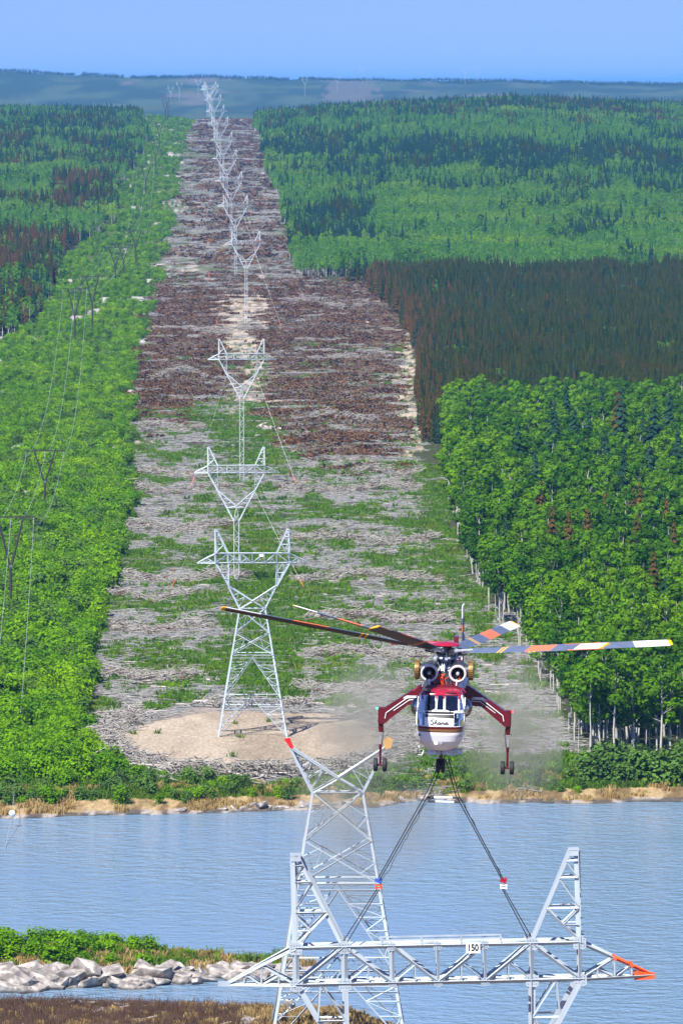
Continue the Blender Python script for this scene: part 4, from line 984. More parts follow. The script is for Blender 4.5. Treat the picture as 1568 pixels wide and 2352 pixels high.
def lattice_body(root, dy, wleg=.30, wb=.17):
    """square tapering body from the feet to the waist (22.7 m)"""
    hw = lambda h: 6.13 - (6.13 - 2.3) * h / 22.7
    hd = lambda h: 5.4 - (5.4 - .75) * h / 22.7
    c = lambda sx, sy, h: Vector((sx * hw(h), sy * hd(h), h))
    for sx in (-1, 1):
        for sy in (-1, 1):
            for a, b in ((0, 6.75), (6.75, 14.26), (14.26, 22.7)):
                member(root, 'leg', c(sx, sy, a), c(sx, sy, b), wleg * (1 if a < 14 else .85), (sx, sy, 0))
            ft = MB().box(c(sx, sy, -.2), (.9, .9, .5)); ft.build('footing', M['log'], root)
    faces = [((-1, -1), (1, -1), (0, -1, 0)), ((-1, 1), (1, 1), (0, 1, 0)), ((-1, -1), (-1, 1), (-1, 0, 0)), ((1, -1), (1, 1), (1, 0, 0))]
    for A, B, out in faces:
        P = lambda s, h: (c(*A, h) if s < 0 else c(*B, h))
        mid = lambda h: (P(-1, h) + P(1, h)) / 2
        for h in (4.85, 6.75, 13.95, 14.5, 22.7):
            member(root, 'horizontal', P(-1, h), P(1, h), wb, out)
        for s in (-1, 1):
            for h0, h1, n in ((0, 6.75, 5), (6.75, 13.95, 6)):
                top = mid(h1)
                member(root, 'diagonal', P(s, h0), top, wb * 1.1, out)
                prev = None
                for k in range(1, n):
                    t = k / n; a = P(s, h0 + (h1 - h0) * t); b = lerp(P(s, h0), top, t)
                    if k % 1 == 0: member(root, 'brace', a, b, wb * .55, out)
                    if prev is not None: member(root, 'brace', prev if k % 2 else a, b if k % 2 else prevb, wb * .55, out)
                    prev, prevb = a, b
            for h0, h1 in ((14.5, 18.35), (18.35, 22.7)):
                member(root, 'diagonal', P(s, h0), P(-s, h1), wb, out)
                hm = (h0 + h1) / 2
                for t in (.25,):
                    member(root, 'brace', P(s, h0 + (h1 - h0) * .5), lerp(P(s, h0), P(-s, h1), .25), wb * .5, out)
                    member(root, 'brace', P(s, h0 + (h1 - h0) * .5), lerp(P(-s, h0), P(s, h1), .75), wb * .5, out)
                    member(root, 'brace', lerp(P(s, h0), P(-s, h1), .25), lerp(P(-s, h0), P(s, h1), .75), wb * .5, out)
                    member(root, 'brace', P(s, h0 + .4), lerp(P(s, h0), P(-s, h1), .25), wb * .5, out)
        # tie trusses between the two lower belts
        for k in range(8):
            t0, t1 = k / 8, (k + 1) / 8
            a = lerp(P(-1, 4.85), P(1, 4.85), t0); b = lerp(P(-1, 6.75), P(1, 6.75), t1)
            if k % 2: a = lerp(P(-1, 6.75), P(1, 6.75), t0); b = lerp(P(-1, 4.85), P(1, 4.85), t1)
            member(root, 'brace', a, b, wb * .5, out)
def lattice_fork(root, wleg=.26, wb=.17):
    """from the waist up to the two joints (26.8 m)"""
    for sy in (-1, 1):
        y0, y1 = sy * .75, sy * .6; out = (0, sy, 0)
        ctr = Vector((0, sy * .7, 24.0))
        for s in (-1, 1):
            w0 = Vector((s * 2.3, y0, 22.7)); j = Vector((s * 4.33, y1, 26.8))
            member(root, 'leg', w0, j, wleg, (s, sy, 0)); member(root, 'strut', ctr, j, wleg * .9, (0, sy, .3))
            member(root, 'strut', ctr, w0, wleg * .7, out)
            for t in (.3, .55, .8):
                member(root, 'brace', lerp(w0, j, t), lerp(ctr, j, t), wb * .5, out)
            member(root, 'brace', w0 + Vector((s * .15, 0, .2)), lerp(ctr, j, .3), wb * .6, out)
            member(root, 'brace', lerp(w0, j, .3), lerp(ctr, j, .55), wb * .5, out)
            member(root, 'brace', lerp(w0, j, .55), lerp(ctr, j, .8), wb * .5, out)
    for s in (-1, 1):
        for h, x in ((22.7, 2.3), (24.7, 3.3)):
            member(root, 'brace', (s * x, -.75, h), (s * x, .75, h), wb * .7, (s, 0, 0))

# crossarm with its two peaks: coordinates in metres from the middle of its bottom chord, front face
XN = [-6.62, -4.36, -2.15, -.02, 2.17, 4.36, 6.59]           # the uprights of the arm
def tower_head(root, D=1.2, wc=.24, wb=.16, arms=True, detail=True):
    HB, HT = 0.0, 1.73; outs = {-1: (0, -1, 0), 1: (0, 1, 0)}
    for sy in (-1, 1):
        y = sy * D / 2; out = outs[sy]; V = lambda x, z: Vector((x, y, z))
        for a, b in zip(XN[:-1], XN[1:]):
            member(root, 'chord', V(a, HB), V(b, HB), wc, out); member(root, 'chord', V(a, HT), V(b, HT), wc * .9, out)
        for i, x in enumerate(XN): member(root, 'upright', V(x, HB), V(x, HT), wc if i in (0, 1, 5, 6) else wc * .75, out, flip=(i < 3))
        dg = [(0, HB, 1, HT), (1, HT, 2, HB), (2, HT, 3, HB), (3, HB, 4, HT), (4, HB, 5, HT), (5, HT, 6, HB)]
        for i, za, j, zb in dg:
            a, b = V(XN[i], za), V(XN[j], zb); member(root, 'diagonal', a, b, wc * .8, out)
            if i in (0, 5) or not detail: continue
            lo = b if zb == HB else a; hi = a if zb == HB else b; mid = lerp(a, b, .5)
            member(root, 'brace', mid, V(mid.x, HB), wb * .5, out); member(root, 'brace', mid, V(hi.x, HB), wb * .5, out)
        for s, n, peak_o, peak_i, tip in ((-1, 0, -6.64, -6.42, -9.92), (1, 6, 6.56, 6.24, 10.08)):
            inner = XN[1] if s < 0 else XN[5]; ox = XN[n]
            # arm tip
            t = Vector((tip, 0, HB + .02)); m1 = V(ox + s * 1.62, HT - .80); m2 = V(ox + s * 2.42, HT - 1.18)
            k = 1 - (abs(m1.x - ox) / abs(tip - ox)); m1.y = y * k; k2 = 1 - (abs(m2.x - ox) / abs(tip - ox)); m2.y = y * k2
            om = 'orange' if (s > 0 and detail == 2) else 'steel'
            member(root, 'chord', V(ox, HT), m1, wc * .8, out, 'steel')
            member(root, 'chord', m1, t, wc * .75, out, om)
            member(root, 'chord', V(ox, HB), t, wc * .85, out)
            b1 = Vector((m1.x, m1.y, HB)); b2 = Vector((m2.x, m2.y, HB)); bm_ = lerp(V(ox, HB), m1, .5)
            for a, b in ((m1, b1), (m2, b2), (V(ox, HB), m1), (b1, m2), (bm_, Vector((bm_.x, bm_.y, HB))), (bm_, b1)):
                member(root, 'brace', a, b, wb * .7, out)
            # peak
            ty = sy * .18; to = Vector((peak_o, ty, 6.02)); ti = Vector((peak_i, ty, 6.02)); bo = V(ox, HT); bi = V(inner, HT)
            member(root, 'leg', bo, to, wc, (s, sy, 0)); member(root, 'leg', bi, ti, wc * .9, (-s, sy, 0))
            lv = [.06, .22, .36, .56, .86, .93]     # share down from the top
            fo = lambda q: lerp(to, bo, q); fi = lambda q: lerp(ti, bi, q)
            zq = lambda q: (fo(q), lerp(ti, bi, q))
            for q in (.11, .29, .62): member(root, 'horizontal', fo(q), fi(q), wb * .75, out)
            member(root, 'brace', fo(.29), fi(.115), wb * .5, out); member(root, 'brace', fo(.60), fi(.30), wb * .55, out)
            member(root, 'diagonal', fi(.63), fo(.97), wb * .85, out)
            mid = lerp(fi(.63), fo(.97), .52)
            member(root, 'brace', mid, fo(.64), wb * .6, out); member(root, 'brace', mid, fo(.81), wb * .5, out)
            member(root, 'horizontal', to, ti, wb, out)
            if arms:      # the leg of the fork below the arm, down to the joint
                j = V(XN[1] + .05 if s < 0 else XN[5] - .05, -4.1); o0 = V(ox, HB); i0 = V(inner, HB)
                member(root, 'leg', o0, j, wc * 1.15, (s, sy, 0)); member(root, 'leg', i0, j, wc * .9, (-s, sy, 0))
                for q in (.42, .70): member(root, 'horizontal', lerp(o0, j, q), lerp(i0, j, q), wb * .7, out)
                top = V((ox + inner) / 2, HB); member(root, 'brace', top, lerp(o0, j, .42), wb * .7, out); member(root, 'brace', top, lerp(i0, j, .42), wb * .6, out)
                member(root, 'brace', lerp(i0, j, .42), lerp(o0, j, .70), wb * .6, out)
    # ties between the two faces
    for i, x in enumerate(XN):
        member(root, 'tie', (x, -D / 2, HT), (x, D / 2, HT), wb * .7, (0, 0, 1)); member(root, 'tie', (x, -D / 2, HB), (x, D / 2, HB), wb * .7, (0, 0, 1))
    for a, b in zip(XN[:-1], XN[1:]):
        member(root, 'tie', (a, -D / 2, HT - .02), (b, D / 2, HT - .02), wb * .6, (0, 0, 1)); member(root, 'tie', (a, D / 2, HB + .02), (b, -D / 2, HB + .02), wb * .6, (0, 0, 1))
    for s in (-1, 1):
        for q in (.11, .29, .62): pass

def base_of(px, py, d): p = at(px, py, d); return p
# the finished tower on the sand pad
p = at(580, 1691, 1017)
T1 = empty('lattice_tower', (p.x, p.y, gz(p.x, p.y - 5) + .1), (0, 0, R(1.5)))
tag(T1, 'finished silver lattice pylon standing four legged on the bare sand pad', 'pylon', 'steel pylons of the new line')
lattice_body(T1, 0); lattice_fork(T1)
hd_ = empty('head', (0, 0, 30.9), parent=T1)
def head_mesh(name, parent, loc, m='steel_far', **k):
    """the same head as one mesh (far towers)"""
    tmp = empty('temporary'); tower_head(tmp, **k); mb = MB()
    for c in list(tmp.children):
        mb.add([c.matrix_basis @ Vector(v) for v in L_V], L_F); bpy.data.objects.remove(c)
    bpy.data.objects.remove(tmp); return mb
bpy.data.objects.remove(hd_)
tmp = empty('temporary'); tower_head(tmp, wc=.28, wb=.2, detail=1)
sh = Matrix.Translation((0, 0, 30.9))
for c in list(tmp.children):
    ml = c.matrix_basis.copy(); c.parent = T1; c.matrix_local = sh @ ml
bpy.data.objects.remove(tmp)
MB().box((1.6, -.78, 32.3), (.75, .05, .5)).build('number_plate', M['white'], T1)

# the unfinished tower in front of it: body and open fork, red and yellow guides on the two tips
p = at(776, 2383, 518)
T0 = empty('lattice_tower', (p.x, p.y, p.z), (0, 0, R(1.0)))
tag(T0, 'headless pylon body with open fork tips waiting for its top, nearest to the camera', 'pylon', 'steel pylons of the new line')
lattice_body(T0, 0, .26, .15); lattice_fork(T0, .24, .15)
for s, mm, nm in ((-1, 'redcloth', 'guide_flag'), (1, 'yellow', 'guide_flag')):
    b = MB(); b.add([(0, -.08, -.1), (.28, -.08, .05), (-.1, -.1, .95), (-.62, -.12, .8), (0, .08, -.1), (.28, .08, .05), (-.1, .1, .95), (-.62, .12, .8)] if s < 0 else
                     [(0, -.08, -.2), (.5, -.08, .0), (.75, -.1, .75), (.15, -.12, 1.05), (-.25, -.1, .5), (0, .08, -.2), (.5, .08, .0), (.75, .1, .75), (.15, .12, 1.05), (-.25, .1, .5)],
                    [(0, 1, 2, 3), (7, 6, 5, 4), (0, 4, 5, 1), (1, 5, 6, 2), (2, 6, 7, 3), (3, 7, 4, 0)] if s < 0 else [(0, 1, 2, 3, 4), (9, 8, 7, 6, 5)] + [(i, i + 5, (i + 1) % 5 + 5, (i + 1) % 5) for i in range(5)])
    o = b.build(nm, M[mm], T0, loc=(s * 4.33, -.62, 26.85)); o['label'] = 'red tapered guide on the fork tip' if s < 0 else 'yellow and orange guide on the fork tip'

# guyed single-mast towers marching away up the strip
hm = head_mesh('head', None, None, wc=.26, wb=.17, arms=False, detail=1).mesh('tower_head', M['steel_far'])
def guyed_meshes(mast, w=1.15):
    """mast of given height, Y-frame on top of it"""
    mb = MB()
    n = max(4, int(mast / 1.5)); zz = np.linspace(0, mast, n + 1); hw = [w / 2 if 2.2 < z else w / 2 * z / 2.2 + .08 for z in zz]
    for sx in (-1, 1):
        for sy in (-1, 1):
            for k in range(n): mb.angle((sx * hw[k], sy * hw[k], zz[k]), (sx * hw[k + 1], sy * hw[k + 1], zz[k + 1]), .14, (sx, sy, 0))
    for k in range(n):
        for (ax, ay, bx, by, o) in ((-1, -1, 1, -1, (0, -1, 0)), (-1, 1, 1, 1, (0, 1, 0)), (-1, -1, -1, 1, (-1, 0, 0)), (1, -1, 1, 1, (1, 0, 0))):
            if k % 2: ax, bx, ay, by = bx, ax, by, ay
            mb.angle((ax * hw[k], ay * hw[k], zz[k]), (bx * hw[k + 1], by * hw[k + 1], zz[k + 1]), .10, o)
            if k % 3 == 0: mb.angle((ax * hw[k], ay * hw[k], zz[k]), (bx * hw[k], by * hw[k], zz[k]), .10, o)
    mast_me = mb.mesh('mast', M['steel_far'])
    fb = MB()
    for sy in (-1, 1):
        y = sy * .6; o = (0, sy, 0)
        ctr = Vector((0, y, 3.6))
        for s in (-1, 1):
            b0 = Vector((s * .58, y, 0)); k1 = Vector((s * 2.2, y, 3.2)); e = Vector((s * 6.6, y, 11.4)); i1 = Vector((s * 4.36, y, 11.4)); j = Vector((s * 4.3, y, 7.3))
            fb.angle(b0, k1, .26, (s, sy, 0)); fb.angle(k1, e, .26, (s, sy, 0)); fb.angle(j, i1, .2, o); fb.angle(ctr, j, .22, o); fb.angle(ctr, k1, .17, o); fb.angle(ctr, b0 + Vector((0, 0, .3)), .15, o)
            fb.angle(b0, (-b0.x * .9, y, 1.6), .12, o)
            for q in (.25, .5, .75): fb.angle(lerp(k1, j, q), lerp(ctr, j, q), .1, o)
            fb.angle(lerp(k1, j, .25), lerp(ctr, j, .5), .1, o)
            fb.angle(lerp(j, e, .33), lerp(j, i1, .33), .1, o); fb.angle(lerp(j, e, .66), lerp(j, i1, .66), .1, o); fb.angle(lerp(j, e, .33), lerp(j, i1, .66), .1, o); fb.angle(lerp(j, e, .66), i1, .1, o)
        fb.angle((-2.2, y, 3.2), (2.2, y, 3.2), .17, o)
    return mast_me, fb.mesh('fork', M['steel_far'])
def guyed_tower(d, px, py, label, mast=None, guys=True, yaw=2, group='steel pylons of the new line', anchors=True):
    p = at(px, py, d); z = gz(p.x, p.y)
    t = empty('guyed_tower', (p.x, p.y, z), (0, 0, R(yaw))); tag(t, label, 'pylon', group)
    key = round(mast, 1)
    if key not in GM: GM[key] = guyed_meshes(mast)
    mm, fm = GM[key]
    link('mast', mm, t); link('fork', fm, t, (0, 0, mast)); link('crossarm', hm, t, (0, 0, mast + 11.4))
    if guys:
        for sx in (-1, 1):
            for sy in (-1, 1):
                a = Vector((sx * 4.2, sy * .6, mast + 7.2)); b = Vector((sx * 15.5, sy * 19, 0.2)); wx = p.x + b.x; wy = p.y + b.y; b.z = gz(wx, wy) - z + .2
                MB().tube([a, lerp(a, b, .5) - Vector((0, 0, .25)), b], .022, 4).build('guy_wire', M['wire'], t)
                MB().tube([lerp(a, b, .90), lerp(a, b, .985)], .075, 5).build('guy_marker', M['orange'], t)
    return t
GM = {}
GT = [(1330, 543, 1338, 14.4, 'silver guyed pylon directly behind the four legged pylon on the sand pad'),
      (1660, 555, 1112, 25.5, 'silver guyed pylon whose foot stands behind the second pylon arm, below the pale ledge'),
      (2660, 565, 748, 27.5, 'pale guyed pylon above the pale rock patch in the brown slope'),
      (3120, 541, 640, 27.0, 'distant guyed pylon just above the brown slope'), (3480, 531, 570, 27.0, 'distant guyed pylon, second above the brown slope'),
      (3860, 521, 492, 27.0, 'distant guyed pylon, third above the brown slope'), (4260, 513, 440, 27.0, 'distant guyed pylon, fourth above the brown slope'),
      (4680, 505, 400, 27.0, 'hazy distant guyed pylon, fifth above the brown slope'), (5120, 498, 352, 27.0, 'hazy distant guyed pylon, sixth above the brown slope'),
      (5580, 492, 322, 27.0, 'hazy distant guyed pylon, seventh above the brown slope'), (6050, 487, 296, 27.0, 'hazy distant guyed pylon just below the crest of the strip'),
      (6520, 483, 275, 27.0, 'hazy distant guyed pylon on the crest of the strip'), (7000, 480, 262, 29.0, 'palest guyed pylon rising from behind the crest of the strip'),
      (7480, 476, 258, 36.0, 'faint tall pylon just left of the crest group')]
for i, (d, x, y, ms, lb) in enumerate(GT): guyed_tower(d, x, y, lb, ms, guys=d < 4300, yaw=2 + (i % 3))
for i, (x, d, top) in enumerate([(392, 11900, 0), (412, 12050, 0), (455, 12300, 0), (700, 12400, 0), (775, 12800, 0), (832, 13700, 0), (1068, 13900, 0), (1098, 13950, 0)]):
    p = at(x, 200, d); z = gz(p.x, p.y); o = empty('guyed_tower', (p.x, p.y, z))
    k = 27.0; link('mast', GM[k][0], o); link('fork', GM[k][1], o, (0, 0, k)); link('crossarm', hm, o, (0, 0, k + 11.4)); o.scale = (.9,) * 3
    tag(o, 'tiny hazy pylon far off against the blue ridge', 'pylon', 'tiny pylons on the far ridge')

# old timber line on the left
def timber_pole(px, py, d, h, arm, label, yaw=4):
    p = at(px, py, d); z = gz(p.x, p.y); t = empty('timber_pylon', (p.x, p.y, z), (0, 0, R(yaw))); tag(t, label, 'pylon', 'timber pylons of the old line')
    kz = h * .52; r = .27 if d < 2000 else .36
    MB().tube([(0, 0, -.5), (0, 0, kz)], [r * 1.15, r], 8).build('pole', M['black_pole'], t)
    MB().box((0, 0, kz), (.7, .5, .6)).build('collar', M['bolt'], t)
    for s in (-1, 1): MB().tube([(s * .15, 0, kz - .1), (s * arm * .52, 0, h)], [r * .9, r * .75], 8).build('strut', M['black_pole'], t)
    MB().box((0, 0, h), (arm * 2, .26, .3)).build('crossarm', M['black_pole'], t)
    MB().box((0, .16, kz + (h - kz) * .62), (arm * .66, .16, .18)).build('brace', M['black_pole'], t)
    tips = []
    for x in (-arm * .93, 0, arm * .93):
        b = MB(); b.tube([(x, 0, h - .1), (x, 0, h - 1.5)], .07, 6); b.lathe([(.13, -.3), (.13, -.4)], c=(x, 0, h), n=8); b.lathe([(.13, -.8), (.13, -.9)], c=(x, 0, h), n=8); b.build('insulator', M['alum'], t)
        tips.append(Matrix.Rotation(R(yaw), 4, 'Z') @ Vector((x, 0, h - 1.55)) + Vector((p.x, p.y, z)))
    return tips
TP = [timber_pole(25, 1422, 1238, 22.5, 5.4, 'nearest dark Y shaped timber pylon, cut by the left edge of the view'),
      timber_pole(103, 1200, 1535, 17.5, 5.4, 'dark Y shaped timber pylon in the bright thicket, second from the lake'),
      timber_pole(172, 786, 2500, 24.5, 5.6, 'dark timber pylon at the rusty ledges, left of the close pair'),
      timber_pole(212, 757, 2620, 25.5, 5.6, 'dark timber pylon at the rusty ledges, right of the close pair'),
      timber_pole(265, 650, 3050, 19, 6.6, 'dark timber pylon, left and lowest of the group below the pale shrubs'),
      timber_pole(284, 640, 3120, 17, 6.0, 'dark timber pylon in the middle of the group below the pale shrubs'),
      timber_pole(312, 612, 3260, 19, 6.0, 'dark timber pylon on the right of the group below the pale shrubs'),
      timber_pole(335, 470, 4150, 24, 6.5, 'distant dark timber pylon left of the felled strip below the crest'),
      timber_pole(358, 412, 4650, 24, 6.5, 'distant dark timber pylon, second below the crest at the left'),
      timber_pole(366, 355, 5150, 25, 6.5, 'distant dark timber pylon, third below the crest at the left'),
      timber_pole(380, 300, 6050, 26, 7.0, 'hazy timber pylon close below the crest at the left'),
      timber_pole(386, 275, 6500, 27, 8.0, 'hazy dark pylon standing on the crest at the left')]
def wire(a, b, sag, label, r=.035, n=22):
    pts = [lerp(a, b, k / n) - Vector((0, 0, sag * 4 * (k / n) * (1 - k / n))) for k in range(n + 1)]
    o = MB().tube(pts, r, 4, caps=False).build('power_line', M['wire']); tag(o, label, 'wire', 'conductors of the old line'); return o
lab_w = 'thin pale conductor sagging between dark timber pylons over the thicket'
for k in range(3):
    wire(TP[1][k], TP[2][k], 15, lab_w, .04); wire(TP[0][k], TP[1][k], 5, lab_w, .04); wire(TP[2][k], TP[4][k], 6, lab_w, .04)
    wire(TP[3][k], TP[5][k], 4, lab_w, .04); wire(TP[6][k], TP[7][k], 8, lab_w, .045)
# span from the nearest timber pylon down towards the lake, with the white marker ball
pb = at(28, 1869, 918)
o = wire(TP[0][2], pb, 3.0, 'pale conductor coming down to the white marker ball above the lake shore', .034)
o = wire(pb, at(-40, 2150, 820), 1.0, 'pale conductor leaving the white marker ball over the lake', .034)
o = wire(TP[0][1], at(-60, 1960, 880), 5, 'pale conductor left of the marker ball running down to the lake', .034)
mk = MB(); mk.ball((0, 0, 0), .56, 10); mk.lathe([(.57, -.03), (.57, .03)], c=(0, 0, 0), n=20)
o = mk.build('marker_ball', M['white'], smooth=True); o.location = pb; tag(o, 'white aviation marker ball strung on a conductor at the lake shore', 'marker ball')

# ------------------------------------------------------------------ tower top hanging under the helicopter
DH = 263.0
oh = at((1571 + 1753) / 2 / 1.7417 + 52, 3932 / 1.7417, DH)
cx_ = at(1752.5 / 1.7417, 3924 / 1.7417, DH)
TT = empty('tower_top', tuple(cx_), (0, R(-1.1), R(0.6)))
tag(TT, 'silver lattice crossarm with two peaks slung below the helicopter, plate reading 150', 'pylon section')
tower_head(TT, D=1.2, wc=.22, wb=.16, detail=2)
def plate(pts, y, t=.03, m='steel', name='gusset'):
    return MB().prism(pts, y - t, y + t).build(name, M[m], TT)
for sy in (-1, 1):
    y = sy * .64
    for i, x in enumerate(XN):
        big = i in (0, 1, 5, 6); s = .30 if big else .19
        for z in (0.0, 1.73):
            plate([(x - s, z - s * .75), (x - s * .5, z - s), (x + s * .5, z - s), (x + s, z - s * .75), (x + s, z + s * .6), (x + s * .4, z + s), (x - s * .4, z + s), (x - s, z + s * .6)], y)
            b = MB()
            for a in range(4):
                for c in range(3): b.box((x + (a - 1.5) * s * .42, y + sy * .035, z + (c - 1) * s * .5), (.035, .03, .035))
            b.build('bolts', M['bolt'], TT)['kind'] = 'stuff'
for s, po, pi_ in ((-1, -6.64, -6.42), (1, 6.56, 6.24)):
    b = MB(); b.box(((po + pi_) / 2, 0, 6.05), (.52, .62, .10)); b.box(((po + pi_) / 2, -.28, 5.9), (.46, .06, .26)); b.build('cap', M['steel'], TT)
# step bolts on the right peak leg
b = MB()
for k in range(13): b.tube([(6.66, -.35 + .02 * k, 1.9 + k * .32), (6.84, -.35 + .02 * k, 1.9 + k * .32)], .012, 4)
b.build('step_bolts', M['bolt'], TT)
# walkway bar above the middle of the top chord
for yy_ in (-.52, .52):
    MB().box((.15, yy_, 2.02), (5.7, .07, .07)).build('rail', M['steel'], TT)
    for x in (-2.6, -.75, 1.1, 2.95): MB().box((x, yy_, 1.92), (.06, .06, .26)).build('rail_post', M['steel'], TT)
# orange marking on the right tip
b = MB(); b.prism([(9.1, .30), (9.3, .26), (10.1, .14), (10.1, -.12), (9.15, -.16)], -.13, .13); b.build('marked_tip', M['orange'], TT)
for k, (xa, za) in enumerate(((8.2, .98), (9.0, .62))): MB().box((xa, -.36 + .1 * k, za), (.14, .12, .3), rot=Matrix.Rotation(R(-27), 3, 'Y')).build('marker_band', M['orange'], TT)
MB().box((-10.0, 0, .05), (.55, .3, .2)).build('hanger_plate', M['steel'], TT)
sg = MB().box((1.62, -.80, 1.62), (.66, .03, .50)).build('number_plate', M['white'], TT); sg['label'] = 'white plate with the number 150'
def text_mesh(txt, size, name, parent, loc, m, rot=(R(90), 0, 0), sx=1.0):
    cu = bpy.data.curves.new(name, 'FONT'); cu.body = txt; cu.size = size; cu.align_x = 'CENTER'; cu.align_y = 'CENTER'; cu.extrude = .003; cu.offset = .016
    t = bpy.data.objects.new(name, cu); COL.objects.link(t); bpy.context.view_layer.update()
    me = bpy.data.meshes.new_from_object(t.evaluated_get(bpy.context.evaluated_depsgraph_get())); bpy.data.objects.remove(t)
    me.materials.clear(); me.materials.append(M[m]); o = link(name, me, parent, loc); o.rotation_euler = rot; o.scale = (sx, 1, 1); return o
text_mesh('150', .44, 'number', sg, (1.62, -.822, 1.62), 'black', sx=.78)

# ------------------------------------------------------------------ helicopter: local x right, y aft, z up from the tyre bottoms
ho = at(1007.3, 1778, DH - 1.5)
HELI = empty('helicopter', tuple(ho), (0, R(1.03), R(-3.5)))
tag(HELI, 'red and white crane helicopter with six blade rotor hovering nose on over the lake', 'helicopter')
PX = 208.8
def hz(zx, zy, y=0.0):
    return Vector(((zx - 735) / PX - .061 * y, y, (1320 - zy) / PX - .112 * y))
def part(mb, name, m, parent=None, smooth=True):
    return mb.build(name, [M[k] for k in m] if isinstance(m, (list, tuple)) else M[m], parent or HELI, smooth)
# cockpit shell: rings (z, half width, y front, y back)
RING = [(.96, .30, 1.0, 2.1), (1.03, .58, .7, 2.5), (1.22, .86, .4, 2.7), (1.47, 1.02, .18, 2.8), (1.80, 1.10, .05, 2.8), (2.16, 1.125, 0, 2.8), (2.52, 1.125, .06, 2.8), (2.76, 1.12, .18, 2.8),
        (2.86, 1.11, .34, 2.8), (3.18, 1.07, .62, 2.8), (3.53, 1.0, .92, 2.8), (3.70, .90, 1.15, 2.75), (3.76, .72, 1.35, 2.65), (3.79, .42, 1.6, 2.4)]
rz_ = np.array([r[0] for r in RING])
def ring_at(z): return [float(np.interp(z, rz_, [r[k] for r in RING])) for k in (1, 2, 3)]
NZ, NA = 110, 168; zz_ = np.linspace(.96, 3.79, NZ)
verts = []
for z in zz_:
    hw, yf, yb = ring_at(z); cy = (yf + yb) / 2; hy = (yb - yf) / 2
    for k in range(NA):
        q = 2 * math.pi * k / NA - math.pi / 2; c, s_ = math.cos(q), math.sin(q); e = 2 / 3.4
        verts.append(Vector((hw * math.copysign(abs(c) ** e, c), cy + hy * math.copysign(abs(s_) ** e, s_), z)))
SHELL_F = [(i * NA + k, i * NA + (k + 1) % NA, (i + 1) * NA + (k + 1) % NA, (i + 1) * NA + k) for i in range(NZ - 1) for k in range(NA)]
bvh = BVHTree.FromPolygons(verts, SHELL_F)
def front(zx, zy):
    """local x, z of an image spot on the nose"""
    z = (1320 - zy) / PX
    for _ in range(3): yf = ring_at(z)[1]; z = (1320 - zy) / PX - .112 * yf
    return ((zx - 735) / PX - .061 * yf, z)
def poly(*pts): return [front(*p_) for p_ in pts]
WIN = {'windscreen': [poly((567, 556), (692, 552), (690, 690), (640, 712), (566, 705)), poly((787, 552), (910, 560), (908, 705), (835, 712), (787, 695))],
       'centre_pane': [poly((713, 556), (766, 556), (766, 698), (709, 698))],
       'brow_window': [poly((570, 545), (600, 519), (692, 513), (692, 541)), poly((789, 513), (880, 520), (920, 550), (789, 543))],
       'chin_window': [poly((508, 758), (530, 735), (588, 728), (588, 855), (508, 852)), poly((873, 728), (935, 735), (962, 762), (960, 855), (873, 857))],
       'nose_window': [poly((594, 716), (868, 716), (871, 782), (590, 771))],
       'side_pane': [poly((512, 690), (540, 560), (556, 560), (550, 705)), poly((930, 565), (945, 570), (968, 690), (930, 705))]}
def in_window(p_):
    if p_.y > 1.55: return False
    for k in ('windscreen', 'centre_pane', 'chin_window', 'side_pane'):
        for pl in WIN[k]:
            if bool(inpoly(p_.x, p_.z, pl)): return True
    return False
BUB = [Vector((-1.04, 1.62, 2.93)), Vector((1.04, 1.62, 2.93))]
ff = []
for f in SHELL_F:
    c = (verts[f[0]] + verts[f[1]] + verts[f[2]] + verts[f[3]]) / 4
    if in_window(c): continue
    if abs(c.x) > .9 and math.hypot(c.y - 1.62, c.z - 2.93) < .42: continue
    ff.append(f)
b = MB(); b.v = [tuple(v) for v in verts]; b.f = ff + [tuple(range(NA))[::-1], tuple((NZ - 1) * NA + k for k in range(NA))]
# belly white, roof red (paint line above the windscreens), window posts: red above, white below
b.m = [(1 if (sum(verts[i].z for i in f) / len(f)) > front(735, 560)[1] - .02 else 0) for f in b.f]
part(b, 'cockpit', ('white', 'redcap'))

def skin_patch(name, pl, m, off=.012, step=.04, parent=None, thick=.006):
    """sheet following the nose inside the outline pl (x,z)"""
    xs = [p_[0] for p_ in pl]; zs = [p_[1] for p_ in pl]; n1 = max(2, int((max(xs) - min(xs)) / step)); n2 = max(2, int((max(zs) - min(zs)) / step))
    bm = bmesh.new(); fv = bm.faces.new([bm.verts.new((x, 0, z)) for x, z in pl])
    for i in range(1, n1):
        x = min(xs) + (max(xs) - min(xs)) * i / n1; bmesh.ops.bisect_plane(bm, geom=bm.verts[:] + bm.edges[:] + bm.faces[:], plane_co=(x, 0, 0), plane_no=(1, 0, 0))
    for i in range(1, n2):
        z = min(zs) + (max(zs) - min(zs)) * i / n2; bmesh.ops.bisect_plane(bm, geom=bm.verts[:] + bm.edges[:] + bm.faces[:], plane_co=(0, 0, z), plane_no=(0, 0, 1))
    for v in bm.verts:
        h = bvh.ray_cast(Vector((v.co.x, -3, v.co.z)), Vector((0, 1, 0)))
        v.co.y = (h[0].y if h[0] else 1.6) - off
    me = bpy.data.meshes.new(name); bm.to_mesh(me); bm.free(); me.materials.append(M[m])
    o = link(name, me, parent or HELI); me.polygons.foreach_set('use_smooth', [True] * len(me.polygons)); return o
for k, ls in WIN.items():
    for pl in ls: skin_patch(k, pl, 'glass' if k in ('windscreen', 'centre_pane', 'chin_window', 'side_pane') else 'black', .004)
